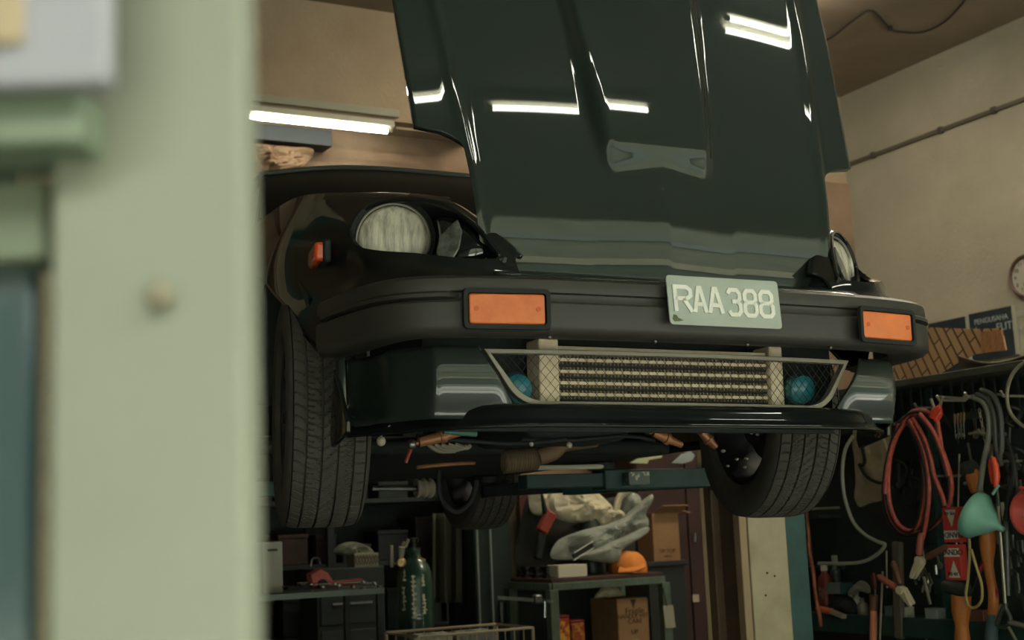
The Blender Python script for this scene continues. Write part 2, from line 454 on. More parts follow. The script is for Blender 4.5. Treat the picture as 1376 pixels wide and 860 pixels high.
# indicators in black surrounds
for s in (-1, 1):
    M = Matrix.Translation((s*.511, -.843, .149)) @ RZ(s*.165)
    fr = MB(); o1 = rounded([(-.100, -.046, 0), (.100, -.046, 0), (.100, .046, 0), (-.100, .046, 0)], .014); i1 = rounded([(-.089, -.035, 0), (.089, -.035, 0), (.089, .035, 0), (-.089, .035, 0)], .008)
    Q = M @ RX(radians(90))
    r0 = [fr.v(Q @ (p+Vector((0, 0, .012)))) for p in o1]; r1 = [fr.v(Q @ (p*.98+Vector((0, 0, .020)))) for p in o1]
    r2 = [fr.v(Q @ (p+Vector((0, 0, .020)))) for p in i1]; r3 = [fr.v(Q @ (p+Vector((0, 0, .002)))) for p in i1]
    fr.bridge(r0, r1); fr.bridge(r1, r2); fr.bridge(r2, r3); fr.bm.faces.new(r3)
    fo = fr.build('indicator_surround', m_black, car, smooth=40)
    le = MB().prism([Q @ (p*.965+Vector((0, 0, .004))) for p in i1], Q.to_3x3() @ Vector((0, 0, .014))).build('indicator_lens', m_amber, fo, smooth=40, bevel=.004, bseg=3)
    for q in (-.07, .07): MB().cyl(Q @ Vector((q, 0, .017)), Q @ Vector((q, 0, .0195)), .0055, seg=12).build('lens_screw', m_amber2, le)

# ---- number plate ----------------------------------------------------------
py_ = -.876
pa, pb, pc, pd = L(896, 369, y=py_), L(1043, 378, y=py_+.02), L(1048, 444, y=py_), L(898, 437, y=py_)
pc = L(1048.5, 443.5, y=py_); pb = L(1044, 377.5, y=py_)
pu = (pc-pd).normalized(); pw, ph = .314, .122
org = (pa+pb+pc+pd)/4
pv = Vector((0, .10, 1)).normalized(); pv = (pv-pu*pv.dot(pu)).normalized(); pn = pu.cross(pv); 
if pn.y > 0: pn = -pn
pw = (pc-pd).length; ph = (pa-pd).length
def pl(u, v, h=0): return org + pu*(u*pw/2) + pv*(v*ph/2) + pn*h
corners = rounded([(-1, -1, 0), (1, -1, 0), (1, 1, 0), (-1, 1, 0)], .13)
def plq(p, h): 
    return pl(p.x, p.y, h)
rp = rounded([(-pw/2, -ph/2, 0), (pw/2, -ph/2, 0), (pw/2, ph/2, 0), (-pw/2, ph/2, 0)], .010)
plate = MB().prism([org+pu*p.x+pv*p.y for p in rp], pn*.004).build('license_plate', m_plate, car, smooth=30, bevel=.001)
MB().bar(org+Vector((-.1, .015, .0)), org+Vector((.1, .015, 0)), .02, .06).build('plate_bracket', m_black, plate)
GL = {
 'R': [[(0, 0), (0, 1), (.42, 1), (.56, .88), (.56, .66), (.42, .53), (0, .53)], [(.30, .53), (.58, 0)]],
 'A': [[(0, 0), (.26, 1), (.36, 1), (.62, 0)], [(.12, .33), (.50, .33)]],
 '3': [[(0, .84), (.12, 1), (.46, 1), (.58, .86), (.58, .64), (.47, .53), (.2, .53)], [(.47, .53), (.60, .40), (.60, .14), (.47, 0), (.12, 0), (0, .15)]],
 '8': [[(.12, .53), (.02, .64), (.02, .86), (.13, 1), (.45, 1), (.56, .86), (.56, .64), (.46, .53), (.12, .53), (0, .40), (0, .14), (.12, 0), (.46, 0), (.58, .14), (.58, .40), (.46, .53)]],
}
def ribbon(b, pts, wd, put, h):
    """flat stroke of width wd through 2D pts, raised by h"""
    P2 = [Vector((x, y, 0)) for x, y in pts]
    Lf, Rt = [], []
    for i, p in enumerate(P2):
        d0 = (p-P2[i-1]).normalized() if i else None; d1 = (P2[i+1]-p).normalized() if i < len(P2)-1 else None
        if d0 is None: d0 = d1
        if d1 is None: d1 = d0
        n0, n1 = Vector((-d0.y, d0.x, 0)), Vector((-d1.y, d1.x, 0)); m = (n0+n1)
        m = m/max(.5, m.length_squared)*2 if m.length > 1e-5 else n0
        Lf.append(p+m*wd/2); Rt.append(p-m*wd/2)
    for i in range(len(P2)-1):
        lo = [put(q.x, q.y, 0) for q in (Lf[i], Lf[i+1], Rt[i+1], Rt[i])]; hi = [put(q.x, q.y, h) for q in (Lf[i], Lf[i+1], Rt[i+1], Rt[i])]
        A_ = [b.v(q) for q in lo]; B_ = [b.v(q) for q in hi]
        b.bm.faces.new(B_); b.bridge(A_, B_)
spots = [('R', -.138, .058), ('A', -.086, .058), ('A', -.031, .058), ('3', .030, .060), ('8', .079, .060), ('8', .126, .060)]
CHH = .050; wch = .047
px_spots = [('R', 905, 932), ('A', 930, 950), ('A', 950, 972), ('3', 976, 997), ('8', 998, 1019), ('8', 1019, 1041)]
for g, x0, x1 in px_spots:
    y0_ = 385+(x0-905)*7/115
    a0 = L(x0+2.5, y0_+34, n=pn, p=org); a1 = L(x1-2.5, y0_+34+(x1-x0)*.055, n=pn, p=org)
    u0 = (a0-org).dot(pu); v0 = (a0-org).dot(pv); cw = (a1-a0).dot(pu)
    hh = (L(x0, y0_+1, n=pn, p=org)-a0).dot(pv)
    b = MB()
    for st in GL[g]:
        ribbon(b, [(u0+x/.6*cw, v0+y*hh) for x, y in st], .0100, lambda u, v, h: org+pu*u+pv*v+pn*(.0042+h), .003)
    b.build('plate_character', m_char, plate, smooth=0)
# bare patch where the coating has worn off the lower left corner
wp = MB(); wq = [(-.150, -.047), (-.146, -.036), (-.138, -.038), (-.134, -.044), (-.120, -.050), (-.128, -.052), (-.145, -.054)]
wp.prism([org+pu*(x*pw/.314)+pv*(y*ph/.122)+pn*.004 for x, y in wq], pn*.0006).build('plate_scratch', mat('worn plate corner', '#5d6448', .7), plate, smooth=0)

# ---- grille ----------------------------------------------------------------
GY = -.70
go = [(-.50, .078), (.50, .078), (.425, -.046), (-.425, -.046)]
def gq(p, y): return Vector((p[0], y - .03*(1-(p[0]/.5)**2), p[1]))
_c = [Vector((-.508, .083, 0)), Vector((-.425, -.048, 0)), Vector((.425, -.048, 0)), Vector((.508, .083, 0))]
_rl = rounded(_c, .055, 6); gr = [(_c[0].x, _c[0].y)] + [(p.x, p.y) for p in _rl[7:21]] + [(_c[3].x, _c[3].y)]
gi = [(x*.968, .018+(z-.018)*.84) for x, z in gr]
def dens(poly, n=3):
    out = []
    for i in range(len(poly)):
        a, c = poly[i], poly[(i+1) % len(poly)]; k = max(1, int(sqrt((a[0]-c[0])**2+(a[1]-c[1])**2)/.06))
        for j in range(k): out.append((a[0]+(c[0]-a[0])*j/k, a[1]+(c[1]-a[1])*j/k))
    return out
go_ = dens(gr); gi_ = [(x*.968, .018+(z-.018)*.84) for x, z in go_]
b = MB(); R4 = [[b.v(gq(p, y)) for p in poly] for poly, y in ((go_, GY+.02), (go_, GY-.004), (gi_, GY-.004), (gi_, GY+.02))]
for a_, c_ in zip(R4, R4[1:]+R4[:1]): b.bridge(a_, c_)
gframe = b.build('grille_frame', m_grill, car, smooth=40, bevel=.0015)
b = MB()
def half_w(z):  # inner half width of the opening at height z
    return lerp_tab([(-.04, .395), (-.02, .425), (.0, .445), (.072, .49)], z)
zr = -.040; k = 0; hz = .0066
while zr < .074:
    hw = half_w(zr)
    n = int(hw/.0115)
    b.tube([gq((i*.0115, zr+(hz if (i+k) % 2 else -hz)), GY+.008) for i in range(-n, n+1)], .0009, 4, caps=False)
    zr += 2*hz; k += 1
b.build('grille_mesh', m_mesh, gframe, smooth=0)

# intercooler seen through the mesh
icy = -.60
b = MB(); b.box((-.075+.09, icy+.05, .03), (.60, .05, .17)); core = b.build('intercooler', m_alu, car, smooth=0, bevel=.003)
X0 = L(752, 500, y=icy).x; X1 = L(1036, 500, y=icy).x
core.data.transform(Matrix.Translation((0, 0, 0)))
for i, z in enumerate((.108, .094, .079, .065, .050, .036, .022, .008, -.006, -.020, -.034)):
    b = MB(); b.box(((X0+X1)/2, icy+.018, z), (X1-X0, .02, .0045 if i % 2 else .008)); b.build('cooler_tube', m_alul if i % 2 == 0 else m_dark, core, smooth=0, bevel=.001)
b = MB()
for i in range(60):
    x = X0+(X1-X0)*(i+.5)/60
    b.box((x, icy+.022, .03), (.0016, .016, .15))
b.build('cooler_fins', m_alu, core, smooth=0)
for xa, xb in ((725, 752), (1035, 1053)):
    xl, xr_ = L(xa, 500, y=icy-.01).x, L(xb, 500, y=icy-.01).x
    MB().box(((xl+xr_)/2, icy+.03, .028), (xr_-xl, .08, .20)).build('cooler_end_tank', m_alul, core, smooth=0, bevel=.006)
for px in (692, 1074):
    c = L(px, 523, y=-.62)
    MB().lathe([(0, .03), (.02, .028), (.036, .018), (.041, 0), (.036, -.02), (0, -.024)], Matrix.Translation(c) @ RX(radians(100)), 24).build('horn', m_horn, car)
MB().box((0, -.50, .03), (1.18, .02, .24)).build('radiator_panel', m_dark, car, smooth=0)

# ---- front spoiler ---------------------------------------------------------
# columns of the air dam: (x, [(y,z)...top to bottom])
def dam_y(x, z):
    """front face of the dam: cheek beside the grille, scooped brake duct outside it"""
    ax = abs(x)
    base = -.735 + .02*(ax/.5)**2
    if ax > .63: base = -.705 + (ax-.63)*1.5
    t = (z+.05)/.13
    bulge = .018*max(0, 1-((t-.5)/.62)**2)
    cheek = smooth01((ax-.44)/.06)*(1-smooth01((ax-.69)/.035))
    scoop = smooth01((ax-.70)/.03)*(1-smooth01((ax-.75)/.03))
    return base - bulge*cheek + .10*scoop*smooth01((z+.085)/.05)
for s in (-1, 1):
    rows = []
    for i in range(41):
        u = i/40
        r = []
        for k in range(17):
            t = k/16; z = .085-.165*t
            x0 = lerp_tab([(-.08, .40), (-.055, .425), (.08, .515)], z)+.012
            x = x0 + ((.79 if s < 0 else .745)-x0)*u
            r.append(Vector((s*x, dam_y(x, z), z)))
        rows.append(r)
    MB().grid(rows).build('spoiler_cheek', m_paint, car, smooth=60, solid=.008)
SPL = spline([(0, -.80, 0), (.2, -.80, 0), (.36, -.797, 0), (.47, -.78, 0), (.56, -.735, 0), (.63, -.66, 0), (.69, -.575, 0), (.765, -.47, 0)], 8)
SPATH = [Vector((-p.x, p.y, 0)) for p in reversed(SPL)] + SPL[1:]
sp = [(-.10, -.048), (-.055, -.045), (-.03, -.05), (-.018, -.062), (-.012, -.080), (-.002, -.092), (.006, -.097), (.006, -.102), (.000, -.105), (-.012, -.104), (-.05, -.088), (-.06, -.06)]
MB().grid(sweep_profile(sp, SPATH)).build('front_spoiler', m_paintb, car, smooth=60)
# thin fin closing the spoiler end beside each front wheel
for s in (-1, 1):
    fin = [L(443, 512, x=-.845), L(450, 548, x=-.845), L(470, 572, x=-.845), L(505, 580, x=-.845), L(470, 590, x=-.845), L(447, 593, x=-.845)]
    fin = [(-.795, -.455, .06), (-.795, -.56, -.075), (-.795, -.56, -.10), (-.795, -.43, -.125), (-.795, -.42, -.10)]
    MB().prism([Vector((-s*-p[0] if s > 0 else p[0], p[1], p[2])) if False else Vector((s*(abs(p[0])-(.055 if s > 0 else 0)), p[1], p[2])) for p in fin], (-s*.012, 0, 0)).build('spoiler_fin', m_paintb, car, smooth=30, bevel=.003)

# ---- wheels ----------------------------------------------------------------
def make_tyre():
    D, W = .615/2, .104
    zone = []
    prof = []
    def add(x, r, tread=0): prof.append((x, r, tread))
    add(-W*.80, .205); add(-W*.98, .225); add(-W*1.03, .25); add(-W*1.02, .275); add(-W*.97, .293); add(-W*.90, .301)
    edges = [(-.86, -.60, 1), (-.545, -.22, 2), (-.165, .165, 3), (.22, .545, 4), (.60, .86, 5)]
    for a, c, k in edges:
        add(W*a-.0005, D-.010-(.012*abs(a)**4)); 
        for i in range(7):
            u = a+(c-a)*i/6
            add(W*u, D-.007*abs(u)**4*1.4, k)
        add(W*c+.0005, D-.010-(.012*abs(c)**4))
    for x, r, t in [p for p in prof[:6]][::-1]: add(-x, r)
    N = 792; rows = []
    for i in range(N):
        th = 2*pi*i/N; r_ = []
        for x, r, k in prof:
            if k:
                u = x/W
                sh = u*(2.2 if k in (2, 4) else 1.0 if k in (1, 5) else 2.6)*(1 if k < 4 else -1) + .25*k + .12*sin(u*14)
                f = (th/(2*pi)*66 + sh) % 1.0
                if f < .10 or (k in (2, 4) and .5 < f < .56): r -= .0055
            r_.append((x, r*cos(th), r*sin(th)))
        rows.append(r_)
    rows.append(rows[0])
    b = MB(); b.grid(rows)
    return b
tyre_mesh = None
def wheel(x, y, steer):
    global tyre_mesh
    M = Matrix.Translation((x, y, 0)) @ RZ(steer) @ (RZ(pi) if x < 0 else Matrix.Identity(4))
    if tyre_mesh is None:
        t = make_tyre().build('wheel_tyre', m_rub, car, smooth=30, M=M); tyre_mesh = t
    else:
        t = tyre_mesh.copy(); col.objects.link(t); t.parent = car; t.matrix_basis = M
    MB().lathe([(.206, -.085), (.190, -.082), (.182, -.05), (.182, .06), (.192, .085), (.206, .088), (.212, .08)], RY(pi/2), 48).build('wheel_rim', mat('gunmetal rim', '#1d1f21', .6, metal=.3), t)
    b = MB()
    for k in range(8):
        a = 2*pi*k/8
        b.bar((.06, .04*cos(a), .04*sin(a)), (.075, .185*cos(a), .185*sin(a)), .030, .018, up=(1, 0, 0))
    b.lathe([(0, .085), (.05, .082), (.065, .06), (.065, .03), (0, .03)], RY(pi/2), 24)
    b.build('wheel_spokes', MATS['gunmetal rim'], t, bevel=.003)
    MB().lathe([(0, .02), (.128, .02), (.128, -.0), (.09, -.004), (.085, -.04), (0, -.045)], RY(pi/2), 40).build('brake_disc', m_dark, t)
    return t
wheel(-.71, 0, -.16); wheel(.71, 0, -.139); wheel(.70, 2.42, 0); wheel(-.70, 2.42, 0)

# ---- cabin, body shell behind the nose -------------------------------------
ws = []
cowl = [(-.74, .62, .61), (-.45, .47, .645), (0, .42, .66), (.45, .47, .645), (.74, .62, .61)]
rf = [(-.64, 1.08, .945), (-.35, 1.00, .972), (0, .98, .975), (.35, 1.00, .97), (.64, 1.08, .945)]
C1, C2 = spline(cowl, 8), spline(rf, 8)
MB().grid([[a.lerp(c, t)+Vector((0, -.02, .02))*sin(pi*t) for a, c in zip(C1, C2)] for t in [i/8 for i in range(9)]]).build('windscreen', m_glass, car, smooth=60, solid=.006)
MB().tube([p+Vector((0, -.005, .006)) for p in C2], .010, 8).build('windscreen_trim', mat('dull trim', '#4b5049', .5), car)
C3 = [p+Vector((0, .85, .03-.04*(abs(p.x)/.6)**2)) for p in C2]
MB().grid([[a.lerp(c, t)+Vector((0, 0, .03*sin(pi*t))) for a, c in zip(C2, C3)] for t in [i/8 for i in range(9)]]).build('roof', m_paintb, car, smooth=60, solid=.01)
tail = [(-.62, 2.75, .52), (-.35, 2.9, .54), (0, 2.95, .55), (.35, 2.9, .54), (.62, 2.75, .52)]
C4 = spline(tail, 8)
MB().grid([[a.lerp(c, t) for a, c in zip(C3, C4)] for t in [i/6 for i in range(7)]]).build('rear_hatch', m_glass, car, smooth=60, solid=.01)
for s in (-1, 1):
    MB().tube([(s*.745, .60, .60), (s*.605, 1.09, .945)], .022, 10).build('windscreen_pillar', m_paintb, car)
    side = [(s*.75, .62, .60), (s*.61, 1.09, .945), (s*.60, 1.9, .93), (s*.70, 2.5, .62), (s*.79, 2.5, .60)]
    MB().prism([Vector(p) for p in side], (-s*.01, 0, 0)).build('side_window', m_glass, car, smooth=0)
    body = []
    for y in [1.5+.06*i for i in range(31)]:
        lz = -.06
        if abs(y-2.42) < .40: lz = max(lz, .06+sqrt(.40**2-(y-2.42)**2))
        k = 1-smooth01((y-2.7)/.7)*.12
        top = .63-.10*smooth01((y-2.6)/.8)
        body.append([Vector((s*.74*k, y, top)), Vector((s*.80*k, y, top-.03)), Vector((s*.83*k, y, max(lz, top-.15))), Vector((s*.84*k, y, max(lz, .25))), Vector((s*.80*k, y, lz))])
    MB().grid(body).build('rear_quarter', m_paintb, car, smooth=50, solid=.01)
MB().grid([[Vector((x, 3.34-.02*abs(x), z)) for x in (-.74, -.4, 0, .4, .74)] for z in (-.02, .2, .4, .52)]).build('tail_panel', m_paintb, car, solid=.01)
MB().box((0, 1.55, -.045), (1.52, 1.75, .05)).build('floor_pan', m_dark, car, bevel=.02)
MB().box((0, 2.9, .05), (1.2, .75, .18)).build('fuel_tank', m_dark, car, bevel=.04)
MB().box((0, .45, .42), (1.30, .03, .45)).build('bulkhead', m_dark, car, smooth=0)

# ---- running gear seen under the spoiler -----------------------------------
MB().box((0, .02, .02), (.86, .16, .07)).build('crossmember', m_dark, car, bevel=.02)
MB().box((.02, .08, .16), (.42, .62, .28)).build('engine', m_dark, car, bevel=.04)
MB().box((.02, .10, -.02), (.34, .40, .12)).build('oil_pan', m_dark, car, bevel=.03)
MB().tube(spline([(-.60, -.05, .03), (-.5, -.42, -.01), (-.3, -.5, -.03), (.3, -.5, -.03), (.5, -.42, -.01), (.60, -.05, .03)], 6), .011).build('anti_roll_bar', m_black, car)
for s in (-1, 1):
    MB().tube([(s*.33, .02, -.005), (s*.63, .0, -.03)], .018).build('control_arm', m_dark, car)
    MB().tube([(s*.62, .02, -.02), (s*.56, .03, .42)], .035, 12).build('suspension_strut', m_black, car)
def und(name, px_list, y, r, m, seg=8, ys=None, **k):
    pts = [L(px, py, y=(ys[i] if ys else y)) for i, (px, py) in enumerate(px_list)]
    return MB().tube(spline(pts, 5) if len(pts) > 2 else pts, r, seg, **k).build(name, m, car)
# coppery struts left and right
def damper(a, c, y):
    A_, C_ = L(*a, y=y), L(*c, y=y); d = C_-A_
    t = MB().tube([A_, A_+d*.12, A_+d*.13, A_+d*.50, A_+d*.51, A_+d*.62, A_+d*.63, C_], [.006, .006, .012, .014, .017, .017, .012, .009], 14).build('tension_strut', m_copper, car, smooth=30)
    MB().sphere(A_, .013, seg=12, rings=8).build('strut_end', m_steel, t)
damper((553, 597), (626, 579), -.35)
damper((872, 579), (916, 598), -.30)
damper((940, 578), (962, 601), -.22)
und('brake_rod', [(553, 600), (545, 622)], -.3, .005, m_redrod)
und('fluid_cap', [(596, 579), (640, 583)], -.45, .008, mat('green cap', '#3f6b5a', .5))
for k in range(5): und('brake_hose', [(575+9*k, 597), (590+9*k, 606-k), (612+5*k, 606-2*k)], -.2, .006, mat('pale hose', '#77715f', .6))
b = MB()
for k in range(13):
    p = L(678+3.6*k, 621-.4*k, y=.2); 
    b.lathe([(.030, -.004), (.036, 0), (.030, .004)], Matrix.Translation(p) @ RY(pi/2) @ RX(.1), 20)
b.build('exhaust_flexible', mat('braided steel', '#8a7b62', .5, metal=.4), car)
und('exhaust_pipe', [(722, 615), (742, 608), (758, 596), (800, 590)], .18, .026, mat('rusty pipe', '#6a563f', .7, metal=.2), 14)
und('steering_link', [(500, 656), (565, 656)], .25, .008, m_steel)
MB().lathe([(.022, -.03), (.03, -.028), (.024, -.015), (.031, -.005), (.024, .005), (.031, .015), (.024, .025), (0, .03)], Matrix.Translation(L(571, 656, y=.25)) @ RY(pi/2), 18).build('link_boot', mat('grey rubber boot', '#6e6656', .7), car)
und('brake_hose', [(590, 632), (592, 668), (612, 688), (634, 672), (640, 646)], .7, .009, m_black)
und('brake_pipe', [(560, 628), (600, 624), (638, 622)], .3, .006, m_copper)
und('brake_pipe', [(700, 590), (760, 592), (840, 586), (880, 592)], -.1, .006, m_black)
und('brake_pipe', [(560, 585), (620, 592), (700, 596), (760, 590)], -.3, .006, m_black)
for px, py, r in ((512, 593, .012), (765, 598, .008), (683, 574, .006), (768, 574, .006), (942, 578, .008), (714, 597, .006)):
    MB().sphere(L(px, py, y=-.4), r, seg=12, rings=8).build('bolt_head', mat('pale fastener', '#a39c88', .5), car)
und('tie_bolt', [(512, 582), (512, 590)], -.4, .004, m_steel)
# wiper arm line and cable along the cowl
MB().tube([(.05, .50, .68), (.62, .72, .68)], .006).build('wiper_arm', m_black, car)

for px, py, r in ((972, 606, .007), (990, 617, .006), (1003, 616, .007), (978, 626, .005), (1001, 628, .006), (1010, 582, .006), (1018, 584, .006)):
    MB().sphere(L(px, py, y=-.12), r, (1, 1, .7), seg=10, rings=6).build('bolt_head', MATS['pale fastener'], car)
# ================================================================== helpers for loose things
def part(mb, name, m, root, parent=None, **k):
    bmesh.ops.transform(mb.bm, matrix=root.matrix_basis.inverted(), verts=mb.bm.verts)
    return mb.build(name, m, parent or root, **k)
def single(mb, name, m, label, cat, group=None, kind=None, **k):
    """a thing that is one mesh, origin at its base"""
    vs = mb.bm.verts
    lo = Vector([min(v.co[i] for v in vs) for i in range(3)]); hi = Vector([max(v.co[i] for v in vs) for i in range(3)])
    b0 = Vector(((lo.x+hi.x)/2, (lo.y+hi.y)/2, lo.z))
    bmesh.ops.translate(mb.bm, vec=-b0, verts=mb.bm.verts)
    o = mb.build(name, m, None, **k); o.location = b0
    return tag(o, label, cat, group, kind)
def lump(outline, back, thick, wr=.25, seed=0, n=6, rings=10, freq=9):
    """soft body from an outline (world points): swells both ways along 'back', with folds"""
    o = spline(outline, n, closed=True); c = sum(o, Vector())/len(o); back = Vector(back).normalized()
    b = MB(); fr = []; bk = []
    def rr(sgn):
        R_ = []
        for k in range(1, rings+1):
            s_ = k/rings; ring = []
            for p in o:
                q = c+(p-c)*s_
                h = sqrt(max(0, 1-s_**2.6))
                w_ = mnoise.fractal(q*freq+Vector((seed, 0, seed*.7)), .8, 2.1, 4)
                fold = abs(mnoise.noise(q*freq*.55+Vector((0, seed*1.3, 0))))
                ring.append(q - back*sgn*thick*h*(1+wr*w_-wr*1.1*fold*2) if k < rings else q)
            R_.append(ring)
        return R_
    A, B_ = rr(1), rr(-.6)
    vA = [[b.v(p) for p in r] for r in A[:-1]]; vB = [[b.v(p) for p in r] for r in B_[:-1]]; edge = [b.v(p) for p in o]
    for V in (vA, vB):
        cc = b.v(c-back*(thick if V is vA else -.6*thick))
        m_ = len(o)
        for i in range(m_): b.bm.faces.new((cc, V[0][i], V[0][(i+1) % m_]))
        for a_, c_ in zip(V, V[1:]+[edge]): b.bridge(a_, c_)
    return b
def text_mesh(s, size, M, m, name, root, parent=None, depth=.0008, align='CENTER'):
    cu = bpy.data.curves.new('t', 'FONT'); cu.body = s; cu.size = size; cu.extrude = depth; cu.align_x = align; cu.align_y = 'CENTER'
    o = bpy.data.objects.new('t', cu); col.objects.link(o); bpy.context.view_layer.update()
    me = bpy.data.meshes.new_from_object(o.evaluated_get(bpy.context.evaluated_depsgraph_get()))
    bpy.data.objects.remove(o, do_unlink=True); bpy.data.curves.remove(cu)
    me.transform(root.matrix_basis.inverted() @ M); me.name = name; me.materials.clear(); me.materials.append(m)
    ob = bpy.data.objects.new(name, me); col.objects.link(ob); ob.parent = parent or root
    return ob
CF = Vector((FW.x, FW.y, 0)).normalized(); CR = Vector((CF.y, -CF.x, 0))     # level axes of sight
# ------------------------------------------------------------------ lamps
m_white = mat('lamp housing', '#b9b6a4', .5)
m_tube = mat('glowing tube', '#ffffff', .4, emit='#fff4de', estr=68)
m_tubef = mat('dimmed tube', '#ffffff', .4, emit='#f4f6e6', estr=13)  # dimmed so the tube line mirrored in the hood stays thin
m_cap = mat('tube end cap', '#8a8678', .4, metal=.6)
def batten(a, c, down, twin, label, group, tm=None):
    a, c = Vector(a), Vector(c); d = (c-a).normalized(); ln = (c-a).length; down = Vector(down)
    t = thing('fluorescent_lamp', (a+c)/2, label, 'lamp', group)
    up = down
    part(MB().bar(a, c, .06 if not twin else .11, .05, up=up), 'lamp_housing', m_white, t, bevel=.006)
    side = d.cross(down).normalized()
    for k in ((-.04, .04) if twin else (0,)):
        p, q = a+down*.052+side*k+d*.02, c+down*.052+side*k-d*.02
        part(MB().cyl(p+d*.03, q-d*.03, .0145, seg=16), 'lamp_tube', tm or m_tubef, t)
        for e, s_ in ((p, 1), (q, -1)):
            part(MB().cyl(e, e+d*s_*.032, .0155, seg=16), 'tube_cap', m_cap, t)
            part(MB().box(e+d*s_*.004-down*.016, (.03, .012, .05), RZ(atan2(d.y, d.x)+pi/2)), 'lamp_holder', m_white, t, bevel=.003)
    return t
# lamp along the foot of the lintel
q0, q1 = PY(250, 163, YB-.36-.05), PY(531, 176, YB-.36-.05)
zt = q1.z
batten((q0.x, YB-.375, zt+.045), (q1.x, YB-.375, zt+.045), (0, -.35, -.94), False, 'single lit fluorescent tube along the brown lintel of the back wall', 'fluorescent lamps')
single(MB().bar((q0.x, YB-.36, zt+.135), (q1.x+.05, YB-.36, zt+.135), .03, .05), 'cable_duct', mat('pale duct', '#8d8b79', .6), 'pale cable duct running above the lit tube on the back lintel', 'duct', bevel=.004)
batten((2.27, .47, CEIL-.03), (3.47, .47, CEIL-.03), (0, 0, -1), False, 'lit ceiling tube over the garage mouth mirrored across the open hood', 'fluorescent lamps')
batten((.95, .47, CEIL-.03), (2.18, .47, CEIL-.03), (0, 0, -1), False, 'lit ceiling tube nearer the gate post, in line with the one mirrored in the hood', 'fluorescent lamps')
batten((5.2, 4.3, CEIL-.03), (6.5, 4.3, CEIL-.03), (0, 0, -1), True, 'added twin tube ceiling lamp out of view above the tool rack', 'fluorescent lamps', m_tube)  # added unseen to brighten the interior
batten((4.7, 6.4, CEIL-.03), (6.0, 6.4, CEIL-.03), (0, 0, -1), True, 'added twin tube ceiling lamp farthest back, behind the raised hood', 'fluorescent lamps', m_tube)  # second unseen lamp, added to lift the interior light
batten((3.78, 1.2, CEIL-.03), (5.0, 1.2, CEIL-.03), (0, 0, -1), True, 'twin tube ceiling lamp mirrored in the upper right of the hood', 'fluorescent lamps')
# dark beam end and crumpled cover under the lamp, made-up dark tube along the lintel foot
yb2 = YB-.12
a, c_ = PY(200, 160, yb2), PY(441, 201, yb2); a2 = PY(441, 180, yb2)
single(MB().box(((a.x+c_.x)/2, yb2, (a2.z+c_.z)/2), (c_.x-a.x, .16, a2.z-c_.z)), 'black_box_beam', mat('black beam', '#15191a', .6), 'long black box beam on the back wall below the lit tube', 'beam', bevel=.004)
single(lump([PY(px, py, yb2-.03) for px, py in ((280, 190), (340, 193), (380, 196), (420, 200), (414, 216), (400, 226), (350, 232), (280, 236))], (0, 1, 0), .07, .9, 71, freq=8), 'crumpled_cover', mat('brown crumpled cover', '#7d6145', .7, c2='#54402d', scale=9), 'crumpled brown cover bulging under the black beam behind the windscreen', 'cover')
hs = [PY(px, py, YB-.30) for px, py in ((534, 160), (560, 162), (590, 168), (612, 174), (628, 184), (638, 204))]
single(MB().tube(spline(hs, 5), [.012]*0 or .036, 10, flat=.6), 'dark_wedge', m_black, 'made up black tube for the dark wedge between the lit tube and the hood edge', 'hose', smooth=60)  # made-up tube, shaped after the dark wedge at the lintel foot
single(MB().tube([PY(px, py, YB-.36) for px, py in ((532, 172), (580, 177), (622, 182))], .008, 6), 'lamp_wire', mat('pale wire', '#a18f78', .6), 'thin pale wire running right from the end of the lit tube', 'wire')

# ------------------------------------------------------------------ gate post close to the camera
m_gate = mat('pale green gate paint', '#6f7360', .6, c2='#666a59', scale=3)
gz = .52
pr, plft = P(333, 500, gz), P(62, 500, gz)
w_ = (pr-plft).dot(CR); gc = Vector(((pr.x+plft.x)/2, (pr.y+plft.y)/2, 0)) + CF*.015
gr_ = RZ(-YAW)
gate = thing('folding_gate', gc, 'pale green folding gate post and leaf standing close to the camera', 'gate', rot=gr_)
def GP(px, py, d=gz): return P(px, py, d)
part(MB().box((gc.x, gc.y, CEIL/2), (w_, .03, CEIL-.004), gr_), 'gate_post', m_gate, gate, bevel=.004)
def gate_panel(name, x0, y0, x1, y1, dz, th, m, back=.0):
    a, c = P(x0, y0, gz+dz), P(x1, y1, gz+dz); ctr = (a+c)/2 + CF*(th/2)
    return part(MB().box(ctr, (abs((c-a).dot(CR)), th, abs(a.z-c.z)), gr_), name, m, gate, bevel=.003)
gate_panel('gate_rail', -420, 138, 112, 192, -.012, .05, mat('dull green rail', '#5f6c56', .55))
gate_panel('gate_lower_rail', -420, 256, 66, 350, .02, .03, mat('olive rail', '#5a634d', .6))
gate_panel('gate_notice', -300, -160, 152, 118, -.02, .012, mat('grey notice board', '#807f80', .6, c2='#737578', scale=5))
gate_panel('notice_patch', -60, -100, 34, 62, -.024, .004, mat('tan notice patch', '#8c7d60', .7))
gate_panel('gate_glass', -420, 352, 58, 980, .02, .01, mat('grimy gate glass', '#1d3635', .3, c2='#505b55', scale=9, lo=.45, hi=.7))
for px, py, r in ((214, 397, .0055), (190, 628, .0075)):
    p = P(px, py, gz-.0005)
    part(MB().lathe([(0, .004), (r*.6, .0035), (r, 0)], Matrix.Translation(p) @ gr_ @ RX(pi/2), 14), 'gate_rivet', mat('rusty rivet', '#6d6750', .7), gate)

